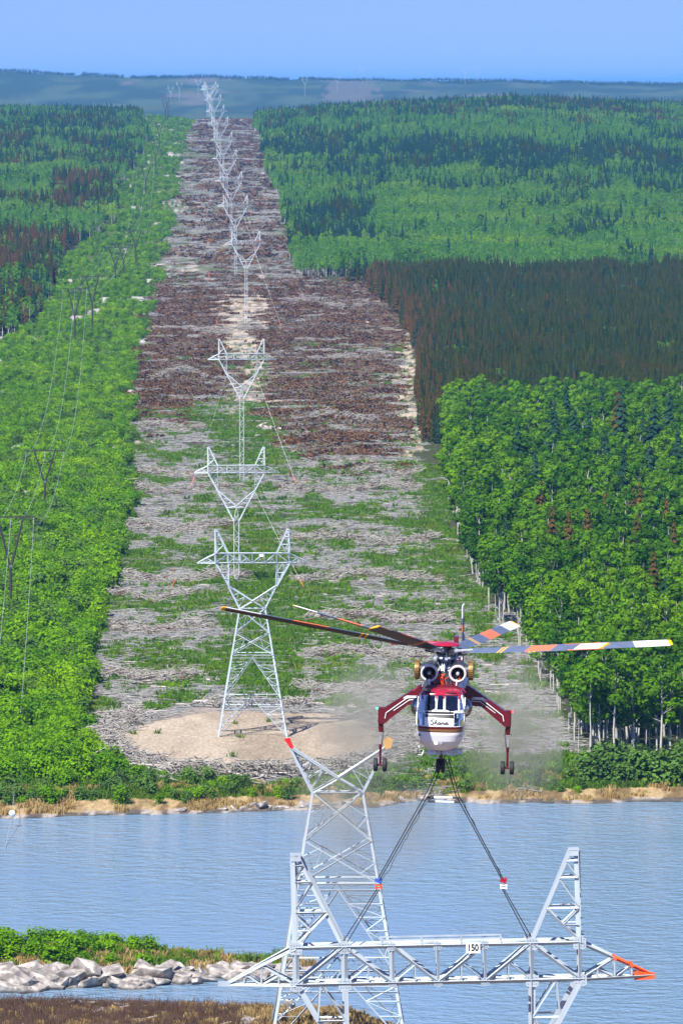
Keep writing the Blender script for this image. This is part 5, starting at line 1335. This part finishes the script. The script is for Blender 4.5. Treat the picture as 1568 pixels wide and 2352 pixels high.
def bars(name, pairs, m, w=.035):
    b = MB()
    for a, c in pairs:
        n = 6; pts = []
        for i in range(n + 1):
            x = a[0] + (c[0] - a[0]) * i / n; z = a[1] + (c[1] - a[1]) * i / n; h = bvh.ray_cast(Vector((x, -3, z)), Vector((0, 1, 0))); pts.append(Vector((x, (h[0].y if h[0] else 1.5) - .02, z)))
        b.tube(pts, w, 6)
    part(b, name, m)
F = front
bars('window_frame', [(F(560, 550), F(564, 600)), (F(564, 550), F(692, 546)), (F(787, 546), F(912, 553)), (F(918, 552), F(920, 600)), (F(702, 550), F(702, 590)), (F(777, 550), F(777, 590))], 'redcap', .04)
bars('window_frame', [(F(558, 600), F(555, 712)), (F(700, 592), F(698, 702)), (F(776, 592), F(774, 702)), (F(920, 600), F(922, 722)), (F(508, 722), F(590, 716)), (F(872, 722), F(962, 730)), (F(504, 735), F(504, 858)), (F(964, 735), F(964, 858)), (F(506, 700), F(540, 548)), (F(966, 700), F(944, 560))], 'white', .032)
roofp = skin_patch('roof_panel', poly((697, 512), (786, 512), (786, 553), (697, 553)), 'redcap', .01)
nose = skin_patch('nose_panel', poly((588, 780), (871, 786), (871, 862), (588, 862)), 'white', .01)
st = [skin_patch('stripe', poly((503, 864), (967, 864), (967, 888), (503, 888)), 'redpaint', .008), skin_patch('stripe', poly((503, 889), (967, 889), (967, 908), (503, 908)), 'gold', .008), skin_patch('stripe', poly((503, 909), (967, 909), (967, 917), (503, 917)), 'redpaint', .008)]
skin_patch('tow_mark', poly((720, 863), (735, 863), (728, 855)), 'redpaint', .022)
# the name in flowing script on the nose
def stroke(pts, n=8):
    P_ = [Vector(p_ + (0,)) for p_ in pts]; out = []
    for i in range(len(P_) - 1):
        p0 = P_[max(i - 1, 0)]; p1 = P_[i]; p2 = P_[i + 1]; p3 = P_[min(i + 2, len(P_) - 1)]
        for k in range(n):
            t = k / n; out.append(.5 * ((2 * p1) + (p2 - p0) * t + (2 * p0 - 5 * p1 + 4 * p2 - p3) * t * t + (3 * p1 - p0 - 3 * p2 + p3) * t ** 3))
    return out + [P_[-1]]
word = [[(684, 797), (670, 796), (660, 806), (672, 815), (680, 824), (672, 835), (655, 834), (651, 827)],
        [(688, 832), (697, 812), (704, 796), (697, 812), (691, 834), (698, 821), (707, 817), (707, 828), (712, 834), (719, 830)],
        [(738, 820), (727, 818), (721, 828), (728, 835), (737, 826), (739, 819), (737, 830), (742, 834), (748, 828)],
        [(751, 818), (750, 834), (756, 821), (763, 817), (764, 828), (768, 834), (774, 829)], [(778, 818), (775, 829), (779, 834), (785, 829)], [(781, 806), (783, 808)],
        [(802, 820), (792, 818), (787, 828), (793, 835), (801, 826), (803, 819), (801, 830), (806, 834), (812, 830)]]
b = MB()
for s_ in word:
    pts = []
    for p_ in stroke(s_):
        x, z = front((p_.x - 730) * 1.12 + 730, (p_.y - 818) * 1.15 + 820); h = bvh.ray_cast(Vector((x, -3, z)), Vector((0, 1, 0))); pts.append(Vector((x, h[0].y - .02, z)))
    b.tube(pts, .023, 5)
part(b, 'painted_name', 'black', nose)
for zx in (703, 748):
    x, z = front(zx, 1020); y = bvh.ray_cast(Vector((x, -3, z)), Vector((0, 1, 0)))[0].y
    part(MB().lathe([(.001, -.05), (.075, -.045), (.085, .0), (.085, .05)], 'y', (x, y, z), 14), 'landing_light', 'lampw' if zx < 720 else 'chrome')
# wipers
for zx0, zy0, zx1, zy1 in ((628, 712, 690, 645), (645, 712, 692, 660), (835, 715, 790, 645), (828, 700, 795, 660)):
    p0 = Vector((front(zx0, zy0)[0], ring_at(front(zx0, zy0)[1])[1] - .05, front(zx0, zy0)[1])); p1 = Vector((front(zx1, zy1)[0], ring_at(front(zx1, zy1)[1])[1] - .04, front(zx1, zy1)[1]))
    part(MB().tube([p0, p1], .011, 5), 'wiper', 'black')
# side bubbles
for i, c in enumerate(BUB):
    s = -1 if i == 0 else 1
    part(MB().ball(c, .46, 12, sc=(.86, 1.0, 1.0)), 'bubble_window', 'bubble'); part(MB().lathe([(.43, -.02), (.48, -.02), (.48, .03), (.43, .03)], 'x', (s * 1.085, c.y, c.z), 24), 'bubble_frame', 'white')
# inside
part(MB().box((0, 2.35, 2.5), (1.9, .06, 2.2)), 'bulkhead', 'interior'); part(MB().box((0, 1.4, 1.75), (2.0, 2.2, .06)), 'cockpit_floor', 'interior')
part(MB().box((0, .62, 2.55), (1.5, .30, .45)).box((0, .95, 2.2), (.34, .9, .7)), 'console', 'interior')
for s in (-1, 1):
    part(MB().box((s * .52, 1.75, 2.15), (.5, .5, .14)).box((s * .52, 2.02, 2.55), (.5, .13, .8)).box((s * .52, 2.02, 3.02), (.28, .1, .2)), 'seat', 'seat')
# trunk of the machine: deck, keel beam and tail boom
b = MB(); b.prism([(-1.0, 3.25), (-.98, 3.62), (-.70, 3.86), (.70, 3.86), (.98, 3.62), (1.0, 3.25), (.75, 2.75), (-.75, 2.75)], 2.35, 9.2); part(b, 'fuselage', 'redpaint', smooth=False)
b = MB(); sec = [(9.2, .72, 2.75, 3.80), (13, .5, 3.05, 3.75), (16.6, .30, 3.35, 3.75)]
v = []; f = []
for y, h, z0, z1 in sec: v += [(-h, y, z0), (h, y, z0), (h, y, z1), (-h, y, z1)]
for i in range(2):
    for k in range(4): f.append((i * 4 + k, i * 4 + (k + 1) % 4, i * 4 + 4 + (k + 1) % 4, i * 4 + 4 + k))
f += [(3, 2, 1, 0), (8, 9, 10, 11)]; b.add(v, f); part(b, 'tail_boom', 'redpaint', smooth=False)
b = MB(); b.add([(-.14, 15.8, 3.4), (.14, 15.8, 3.4), (.14, 17.3, 3.4), (-.14, 17.3, 3.4), (-.10, 17.3, 4.7), (.10, 17.3, 4.7), (.10, 18.2, 4.7), (-.10, 18.2, 4.7)], [(3, 2, 1, 0), (4, 5, 6, 7), (0, 1, 5, 4), (1, 2, 6, 5), (2, 3, 7, 6), (3, 0, 4, 7)]); part(b, 'tail_fin', 'redpaint', smooth=False)
b = MB(); b.tube([(-.05, 17.7, 4.30), (-3.2, 17.7, 4.30)], [.13, .10], 8); b.box((-1.7, 17.9, 4.30), (3.0, .9, .07)); part(b, 'stabiliser', 'redcap')
tr = empty('tail_rotor', (.32, 17.75, 4.0), (R(12), 0, 0), HELI); tr.parent = HELI
part(MB().tube([(-.2, 0, 0), (.12, 0, 0)], .12, 10), 'rotor_hub', 'grime', tr)
for k in range(4):
    q = R(90 * k); d = Vector((0, math.sin(q), math.cos(q))); s_ = Vector((0, math.cos(q), -math.sin(q)))
    for a, c_, m in ((.25, 1.0, 'bladetop'), (1.0, 1.35, 'bladeorange'), (1.35, 1.7, 'bladetop'), (1.7, 2.35, 'white')):
        b = MB(); vv = []
        for t in (a, c_):
            for sgn in (-1, 1):
                for x in (-.025, .025): vv.append(d * t + s_ * (.19 * sgn) + Vector((x + .035 * sgn, 0, 0)))
        b.add(vv, [(0, 1, 3, 2), (4, 6, 7, 5), (0, 4, 5, 1), (2, 3, 7, 6), (0, 2, 6, 4), (1, 5, 7, 3)]); part(b, 'tail_blade', m, tr, False)

# machinery deck, engines
b = MB(); b.box((0, 5.2, 4.0), (1.3, 3.6, .5)); b.box((0, 6.4, 4.5), (.9, 1.6, .8)); part(b, 'gearbox_deck', 'grime', smooth=False)
rng = random.Random(5)
b = MB()
for k in range(26):
    x = rng.uniform(-.75, .75); y = rng.uniform(3.4, 5.2); z = rng.uniform(3.85, 4.25); b.tube([(x, y, z), (x + rng.uniform(-.3, .3), y + rng.uniform(-.2, .2), z + rng.uniform(-.1, .35)), (x + rng.uniform(-.4, .4), y + rng.uniform(-.3, .3), z + rng.uniform(-.15, .1))], rng.uniform(.015, .035), 5)
part(b, 'pipework', 'grime'); b = MB()
for k in range(9):
    x = rng.uniform(-.8, .8); b.tube([(x, 3.1, 3.86), (x + rng.uniform(-.15, .15), 3.1, 4.1), (x + rng.uniform(-.25, .25), 3.5, 4.3)], .018, 5)
part(b, 'hoses', 'orange')
for s in (-1, 1):
    e = empty('engine', (s * .665, 3.0, 4.345), parent=HELI)
    part(MB().lathe([(.30, .25), (.31, .03), (.35, -.02), (.40, .02), (.415, .12), (.415, .3)], 'y', n=28), 'intake_lip', 'white', e)
    part(MB().lathe([(.418, .12), (.418, .2)], 'y', n=28).lathe([(.345, .0), (.36, -.012), (.37, -.01)], 'y', n=28), 'red_ring', 'redcap', e)
    part(MB().lathe([(.305, .1), (.29, .7), (.001, .72)], 'y', n=24), 'intake_duct', 'black', e)
    part(MB().lathe([(.001, .02), (.05, .03), (.085, .1), (.10, .3), (.1, .7)], 'y', n=16), 'spinner', 'alum', e)
    b = MB()
    for k in range(5): q = k * 1.2566; b.box((math.cos(q) * .19, .35, math.sin(q) * .19), (.2, .12, .02), rot=Matrix.Rotation(-q, 3, 'Y'))
    part(b, 'intake_vanes', 'black', e, False)
    part(MB().lathe([(.40, .3), (.36, 1.0), (.42, 1.9), (.3, 3.0), (.001, 3.05)], 'y', n=24), 'engine_casing', 'grime', e)
    b = MB(); b.lathe([(.33, -.02), (.43, 0), (.44, .10), (.43, .20), (.33, .24), (.001, .22)], 'x', (s * .48 - (.24 if s < 0 else 0), 1.1, .06), 28)
    b2 = b
    for k in range(28): q = k * 2 * math.pi / 28; b2.box((s * .48 + (.11 if s > 0 else -.13), 1.1 + math.cos(q) * .445, .06 + math.sin(q) * .445), (.2, .03, .03), rot=Matrix.Rotation(q, 3, 'X'))
    part(b2, 'exhaust_cover', 'gold', e)
    part(MB().tube([(s * .3, 1.1, .05), (s * .55, 1.1, .06)], .30, 16), 'exhaust_pipe', 'grime', e)
    part(MB().tube([(0, .3, -.40), (s * .05, .35, -.72)], .03, 6).tube([(s * .2, .6, -.36), (s * .35, .7, -.7)], .03, 6), 'engine_mount', 'alum', e)
    part(MB().tube([(-s * .05 , -.35, -.62), (-s * .02, -.30, -.22)], .035, 6), 'antenna', 'white', e)
    part(MB().tube([hz(735 + s * 255, 520, 2.2), hz(735 + s * 215, 480, 2.2)], .03, 6), 'pitot_tube', 'redcap')
# mast and rotor head
mc = Vector((.0, 5.5, 0))
part(MB().lathe([(.62, 3.9), (.50, 4.35), (.30, 4.62), (.24, 4.72), (.24, 5.0)], c=mc, n=20), 'mast', 'alum')
b = MB()
for k in range(10): q = k * .628; b.tube([mc + Vector((math.cos(q) * .62, math.sin(q) * .62, 4.0)), mc + Vector((math.cos(q) * .30, math.sin(q) * .30, 4.68))], .03, 5)
part(b, 'mast_struts', 'grime')
b = MB(); b.lathe([(.20, 4.78), (.52, 4.80), (.55, 4.86), (.52, 4.92), (.2, 4.95)], c=mc, n=24)
for k in range(6):
    q = k * 1.0472 + .6; d = Vector((math.cos(q), math.sin(q), 0)); b.tube([mc + d * .52 + Vector((0, 0, 4.86)), mc + d * .62 + Vector((0, 0, 5.15))], .03, 5); b.box(mc + d * .60 + Vector((0, 0, 4.86)), (.14, .14, .12)); b.tube([mc + d * .35 + Vector((0, 0, 4.3)), mc + d * .50 + Vector((0, 0, 4.8))], .028, 5)
part(b, 'swashplate', 'alum')
part(MB().lathe([(.30, 4.98), (.46, 5.02), (.50, 5.12), (.46, 5.26), (.25, 5.34)], c=mc, n=24), 'rotor_hub', 'grime')
part(MB().lathe([(.001, 5.62), (.30, 5.60), (.60, 5.53), (.70, 5.47), (.66, 5.43), (.3, 5.40), (.2, 5.3)], c=mc, n=32), 'rotor_cap', 'redcap')
def blade(th):
    cone = R(6.6 + 5 * math.cos(R(th - 225))); q = R(th)
    root = empty('rotor_blade', (mc.x, mc.y, 5.15), (0, 0, 0), HELI)
    root.rotation_euler = (Matrix.Rotation(q, 4, 'Z') @ Matrix.Rotation(-cone, 4, 'Y') @ Matrix.Rotation(R(21), 4, 'X')).to_euler()
    b = MB(); b.tube([(.35, 0, 0), (.75, 0, 0)], [.16, .13], 10); b.tube([(.75, 0, 0), (1.9, 0, 0)], [.085, .07], 8); part(b, 'blade_grip', 'alum', root)
    part(MB().tube([(.5, -.3, -.05), (.95, -.28, -.04)], .06, 8).tube([(.45, .26, 0), (1.0, .1, 0)], .05, 8).box((.62, -.12, .05), (.2, .36, .16)), 'damper', 'grime', root)
    seg = [(1.75, 3.88, 'bladetop'), (3.88, 3.98, 'yellow'), (3.98, 4.12, 'bladetop'), (4.12, 4.22, 'yellow'), (4.22, 5.8, 'bladetop'), (5.8, 7.55, 'bladeorange'), (7.55, 9.1, 'bladetop'), (9.1, 10.78, 'white'), (10.78, 10.97, 'yellow')]
    ch0, ch1 = -.22, .44
    prof = [(ch0, 0), (ch0 + .05, .04), (ch0 + .18, .052), (.1, .035), (ch1, .004), (.1, -.018), (ch0 + .18, -.032), (ch0 + .05, -.026)]
    vv = []; fc = []; mi = []; xs = [s_[0] for s_ in seg] + [seg[-1][1]]
    for i, x in enumerate(xs):
        k = .62 if i == 0 else (.75 if i == len(xs) - 1 else 1.0); tw = R(-5 * x / 11 + 2.5)
        for a, c_ in prof: a = -a; vv.append((x, (a * math.cos(tw) - c_ * math.sin(tw)) * k, a * math.sin(tw) + c_ * math.cos(tw)))
    n = len(prof); names = ['bladetop', 'yellow', 'bladeorange', 'white', 'black']
    for i, s_ in enumerate(seg):
        for k in range(n):
            fc.append((i * n + k, i * n + (k + 1) % n, (i + 1) * n + (k + 1) % n, (i + 1) * n + k))
            under = k in (4, 5, 6); mi.append(4 if (under and s_[2] != 'yellow') else names.index(s_[2]))
    fc += [tuple(range(n)), tuple(len(vv) - n + k for k in range(n))]; mi += [0, 1]
    b = MB(); b.v = vv; b.f = fc; b.m = mi; part(b, 'blade', names, root, False)
for k in range(6): blade(15 + 60 * k)
# outriggers and wheels
def wheel(parent, c, r=.325, w=.20):
    wroot = part(MB().lathe([(r * .55, -w / 2), (r * .82, -w / 2), (r * .96, -w * .38), (r, -w * .16), (r * .985, 0), (r, w * .16), (r * .96, w * .38), (r * .82, w / 2), (r * .55, w / 2)], 'x', c, 26), 'tyre', 'rubber', parent)
    part(MB().lathe([(.001, -w * .36), (r * .3, -w * .42), (r * .56, -w * .30), (r * .56, w * .30), (r * .3, w * .42), (.001, w * .36)], 'x', c, 18), 'rim', 'grime', wroot)
for s in (-1, 1):
    y0, y1 = 5.05, 5.55
    g = empty('landing_gear', (0, 0, 0), parent=HELI)
    pl = [(.95, 3.56), (1.12, 3.60), (2.86, 2.43), (3.1, 2.42), (3.1, 1.72), (2.86, 1.68), (1.72, 2.62), (.95, 2.66)]
    part(MB().prism([(s * x, z) for x, z in pl], y0, y1), 'outrigger_arm', 'redpaint', g, False)
    part(MB().tube([(s * 1.25, y0 - .03, 2.98), (s * 1.75, y0 - .03, 2.96), (s * 2.75, y0 - .03, 2.22), (s * 2.80, y0 - .03, 1.95)], .022, 6).tube([(s * 1.25, y0 - .03, 2.88), (s * 1.66, y0 - .03, 2.86), (s * 2.4, y0 - .03, 2.33)], .016, 6), 'hydraulic_line', 'white', g)
    part(MB().prism([(s * 1.28, 3.06), (s * 1.80, 3.06), (s * 1.98, 2.92), (s * 1.55, 2.94)], y0 - .025, y0 - .004), 'white_flash', 'white', g, False)
    b = MB()
    for t in (.15, .32, .5, .68, .85): b.tube([(s * (1.12 + 1.74 * t), y0 + .1, 3.60 - 1.17 * t - .02), (s * (1.12 + 1.74 * t), y0 + .1, 3.60 - 1.17 * t + .07)], .015, 5)
    part(b, 'cleats', 'bolt', g)
    lx = 3.0
    lg = part(MB().lathe([(.001, 2.46), (.145, 2.45), (.145, 1.80), (.125, 1.62), (.10, 1.30), (.10, 1.26)], c=(s * lx, 5.3, 0), n=18), 'leg_housing', 'redpaint', g)
    part(MB().lathe([(.06, 1.27), (.06, .66)], c=(s * lx, 5.3, 0), n=14).lathe([(.19, 1.29), (.19, 1.26)], c=(s * lx, 5.3, 0), n=14), 'oleo_strut', 'chrome', g)
    part(MB().lathe([(.075, .70), (.075, .5), (.055, .45), (.055, -.30), (.09, -.34)], c=(s * lx, 5.3, 0), n=14).tube([(s * lx - .2, 5.3, -.28), (s * lx + .2, 5.3, -.28)], .05, 8), 'lower_strut', 'redpaint', g)
    for k in (-1, 1): wheel(g, (s * lx + k * .215, 5.3, -.28))
    part(MB().tube([(s * (lx - .11), 5.12, 1.6), (s * (lx - .14), 5.1, 1.25), (s * (lx - .07), 5.15, .7)], .018, 5), 'brake_line', 'black', g)
    part(MB().ball((s * (lx + .19), 5.3, 2.39), .045, 6), 'navigation_light', 'lampr' if s > 0 else 'lampg', g)
# nose wheel and underside gear
g = empty('nose_gear', parent=HELI)
wheel(g, (-.03 - .10, 2.1, .12), .34, .19); wheel(g, (.10, 2.15, .12), .34, .17)
part(MB().tube([(0, 2.1, 1.1), (0, 2.1, .5), (.05, 2.1, .15)], [.09, .08, .07], 10), 'nose_strut', 'redpaint', g)
b = MB(); b.prism([(-.66, .82), (-.5, .98), (-.05, 1.0), (-.05, .80), (-.5, .72)], 1.2, 1.9); b.prism([(.05, .80), (.05, .96), (1.0, .98), (1.0, .80), (.4, .72)], 1.25, 1.9); part(b, 'under_platform', 'alum', smooth=False)
b = MB()
for k in range(12): x = rng.uniform(-.5, .8); b.tube([(x, 1.15, .88), (x + rng.uniform(-.12, .12), 1.2, 1.08)], .035, 5)
b.tube([(-.03, 1.1, 1.18), (-.03, 1.1, .75)], .06, 8); part(b, 'underside_fittings', 'alum')
part(MB().tube([(-1.0, 1.3, 1.15), (-1.07, 1.3, .72), (-.86, 1.3, .70), (-.75, 1.3, 1.0)], .03, 6).tube([(-.45, 1.2, .75), (-.43, 1.2, .62), (-.12, 1.2, .60), (-.10, 1.2, .75)], .022, 6), 'step_rail', 'white')
part(MB().box((-1.17, .9, 2.17), (.2, .05, .05)).box((1.13, .9, 1.55), (.05, .05, .14)).box((1.13, .9, 2.4), (.06, .05, .1)).box((-1.13, .9, 1.73), (.14, .04, .04)), 'probes', 'alum', smooth=False)
part(MB().box((.18, 4.2, 2.4), (.6, 2.4, .5)), 'winch', 'grime', smooth=False)

# two crew members, each one continuous skinned figure
def crew(joints, edges_, radii, mats_, label, head, hel, name='person'):
    me = bpy.data.meshes.new('body'); me.from_pydata(joints, edges_, []); root = empty(name, (0, 0, 0)); root.matrix_world = HELI.matrix_world
    root.location = HELI.location; root.rotation_euler = HELI.rotation_euler
    tag(root, label, 'person', 'crew in the cockpit')
    o = link('body', me, root); me.materials.append(M[mats_]); md = o.modifiers.new('skin', 'SKIN'); o.modifiers.new('sub', 'SUBSURF').levels = 1; o.modifiers['sub'].render_levels = 1
    for i, r in enumerate(radii): me.skin_vertices[0].data[i].radius = (r, r * .9); me.skin_vertices[0].data[i].use_root = (i == 0)
    b = MB(); b.ball(head, .105, 8, sc=(.85, 1, 1.15)); b.ball(Vector(head) + Vector((0, -.11, -.01)), .022, 5); part(b, 'face', 'skin', root)
    part(MB().ball(Vector(head) + Vector((0, .03, .045)), .15, 9, sc=(.95, 1.05, .95)), 'helmet', hel, root)
    part(MB().tube([Vector(head) + Vector((-.09, -.07, .0)), Vector(head) + Vector((0, -.125, .0)), Vector(head) + Vector((.09, -.07, 0))], .028, 6), 'visor', 'black', root)
E_ = [(0, 1), (1, 2), (2, 3), (2, 4), (4, 5), (5, 6), (2, 7), (7, 8), (8, 9), (0, 10), (10, 11), (0, 12), (12, 13)]
RD = [.15, .16, .15, .06, .075, .055, .04, .075, .055, .04, .085, .06, .085, .06]
crew([(.55, 1.72, 2.28), (.62, 1.68, 2.52), (.80, 1.62, 2.72), (.92, 1.60, 2.83), (.58, 1.60, 2.70), (.45, 1.40, 2.50), (.40, 1.15, 2.55), (.92, 1.55, 2.64), (.86, 1.35, 2.45), (.74, 1.12, 2.52), (.46, 1.35, 2.28), (.45, 1.1, 2.0), (.64, 1.35, 2.28), (.64, 1.1, 2.0)], E_, RD, 'shirt',
     'pilot in blue helmet and pale shirt leaning into the bubble window at the right', (1.03, 1.60, 2.96), 'helmet')
crew([(-.52, 1.75, 2.28), (-.52, 1.78, 2.52), (-.52, 1.78, 2.76), (-.52, 1.75, 2.92), (-.72, 1.74, 2.74), (-.76, 1.55, 2.52), (-.62, 1.25, 2.52), (-.32, 1.74, 2.74), (-.28, 1.55, 2.52), (-.40, 1.25, 2.52), (-.62, 1.35, 2.28), (-.60, 1.1, 2.0), (-.42, 1.35, 2.28), (-.42, 1.1, 2.0)], E_, RD, 'vest',
     'pilot in dark red top sitting upright behind the left windscreen', (-.52, 1.70, 3.10), 'black')

# ------------------------------------------------------------------ lifting sling between helicopter and tower top
bpy.context.view_layer.update()
hk = HELI.matrix_world @ Vector((.12, 4.2, .35))
def wp(px, py): return at(px, py, DH + 2.0 if py < 1790 else DH)
SL = empty('lifting_sling', tuple(hk)); tag(SL, 'black two legged rope sling with spreader bars running from helicopter to crossarm', 'sling')
def rel(p_): return Vector(p_) - hk
LA = [rel(hk + Vector((-.12, 0, -.15))), rel(at(985, 1818, DH)), rel(at(868, 2028, DH))]; RA = [rel(hk + Vector((.08, 0, -.15))), rel(at(1050, 1828, DH)), rel(at(1155, 2028, DH))]
LE = rel(TT.matrix_world @ Vector((XN[1] + .05, 0, 1.9))); RE = rel(TT.matrix_world @ Vector((XN[5] - .05, 0, 1.9)))
for a, e in ((LA, LE), (RA, RE)):
    sgn = -1 if a is LA else 1
    for k, (dx, dyy) in enumerate(((-.07, .12), (.07, -.10))):
        part(MB().tube([a[0] + Vector((dx, dyy, 0)), a[1] + Vector((dx, dyy, 0)), a[2] + Vector((dx * .6, dyy, .1))], .026, 6), 'rope', 'cable', SL)
        part(MB().tube([a[2] + Vector((dx * .6, dyy, -.3)), e + Vector((dx * 1.4, dyy, 0))], .026, 6), 'rope', 'cable', SL)
    # loose control line looping alongside
    n = 40; pts = []
    for i in range(n + 1):
        t = i / n; p_ = lerp(a[1], a[2], t) + Vector((.05 + .11 * abs(math.sin(t * 14)) + .05 * math.sin(t * 31), -.05, -.06)); pts.append(p_)
    part(MB().tube(pts, .013, 4), 'control_line', 'cable', SL)
    c = a[2]; hk_ = empty('release_hook', tuple(c), parent=SL)
    part(MB().box((0, 0, .08), (.30, .22, .16), rot=Matrix.Rotation(.4, 3, 'Y')).ball((.08, 0, .14), .11, 6), 'hook_body', 'helmet' if sgn < 0 else 'redcap', hk_, False)
    o_ = part(MB().box((.02, 0, -.12), (.34, .20, .06)).box((.02, 0, -.24), (.30, .20, .06)).tube([(-.12, -.08, -.06), (-.1, -.08, -.3)], .03, 6).tube([(.15, -.08, -.06), (.17, -.08, -.3)], .03, 6), 'hook_cage', 'orange' if sgn < 0 else 'white', hk_, False)
    part(MB().tube([e + Vector((0, 0, .25)), e + Vector((-.05, 0, .05))], .05, 6), 'shackle', 'bolt', SL)
for (x0, y0_, x1, y1_) in ((980, 1832, 1053, 1833), (983, 1841, 1057, 1844)):
    part(MB().tube([rel(at(x0, y0_, DH)), rel(at(x1, y1_, DH))], .045, 8), 'spreader_bar', 'white', SL)
    part(MB().tube([rel(at(x0, y0_, DH)), rel(lerp(at(x0, y0_, DH), at(x1, y1_, DH), .22))], .049, 8), 'bar_sleeve', 'black', SL)
    part(MB().tube([rel(lerp(at(x0, y0_, DH), at(x1, y1_, DH), .8)), rel(at(x1, y1_, DH))], .049, 8), 'bar_sleeve', 'black', SL)

# ------------------------------------------------------------------ thin grey volume added in place of the exhaust heat blur behind the machine
def build_exhaust():
    m = bpy.data.materials.new('heat_blur_veil'); m.use_nodes = True; n = m.node_tree.nodes; l = m.node_tree.links; n.clear()
    out = n.new('ShaderNodeOutputMaterial'); pv = n.new('ShaderNodeVolumePrincipled'); pv.inputs['Color'].default_value = (.66, .64, .54, 1)
    tc = n.new('ShaderNodeTexCoord'); org = at(1000, 1720, 291); tot = None
    nz = n.new('ShaderNodeTexNoise'); nz.inputs['Scale'].default_value = .42; nz.inputs['Detail'].default_value = 4; nz.inputs['Distortion'].default_value = .6; l.new(tc.outputs['Object'], nz.inputs['Vector'])
    def math_(op, a, b, clamp=False):
        k = n.new('ShaderNodeMath'); k.operation = op; k.use_clamp = clamp
        for i, v in enumerate((a, b)):
            if isinstance(v, (int, float)): k.inputs[i].default_value = v
            else: l.new(v, k.inputs[i])
        return k.outputs[0]
    for px, py, d, rx, ry, rz, w in ((855, 1660, 291, 3.4, 5, 3.6, 1.1), (1185, 1680, 291, 3.6, 5, 4.0, 1.0), (800, 1900, 291, 3.3, 5, 5.6, .6), (930, 1900, 291, 3.0, 5, 3.0, .5)):
        c = at(px, py, d) - org
        s1 = n.new('ShaderNodeVectorMath'); s1.operation = 'SUBTRACT'; s1.inputs[1].default_value = c; l.new(tc.outputs['Object'], s1.inputs[0])
        s2 = n.new('ShaderNodeVectorMath'); s2.operation = 'DIVIDE'; s2.inputs[1].default_value = (rx, ry, rz); l.new(s1.outputs[0], s2.inputs[0])
        ln = n.new('ShaderNodeVectorMath'); ln.operation = 'LENGTH'; l.new(s2.outputs[0], ln.inputs[0])
        q = math_('SUBTRACT', 1.0, ln.outputs['Value'], True); q = math_('MULTIPLY', q, w)
        tot = q if tot is None else math_('MAXIMUM', tot, q)
    nn = n.new('ShaderNodeMapRange'); nn.inputs['From Min'].default_value = .35; nn.inputs['From Max'].default_value = .65; nn.inputs['To Min'].default_value = .25; nn.inputs['To Max'].default_value = 1.0; l.new(nz.outputs['Fac'], nn.inputs['Value'])
    l.new(math_('MULTIPLY', math_('MULTIPLY', tot, nn.outputs[0]), VEIL), pv.inputs['Density']); l.new(pv.outputs[0], out.inputs['Volume'])
    b = MB(); lo = at(640, 2200, 291) - org; hi = at(1290, 1480, 291) - org
    b.box(((lo.x + hi.x) / 2, 0, (lo.z + hi.z) / 2), (hi.x - lo.x, 11, hi.z - lo.z)); o = b.build('exhaust_plume', m); o.location = org
    tag(o, 'soft grey veil standing in for the exhaust heat blur around and behind the helicopter', 'smoke', kind='stuff')
VEIL = .40
build_exhaust()
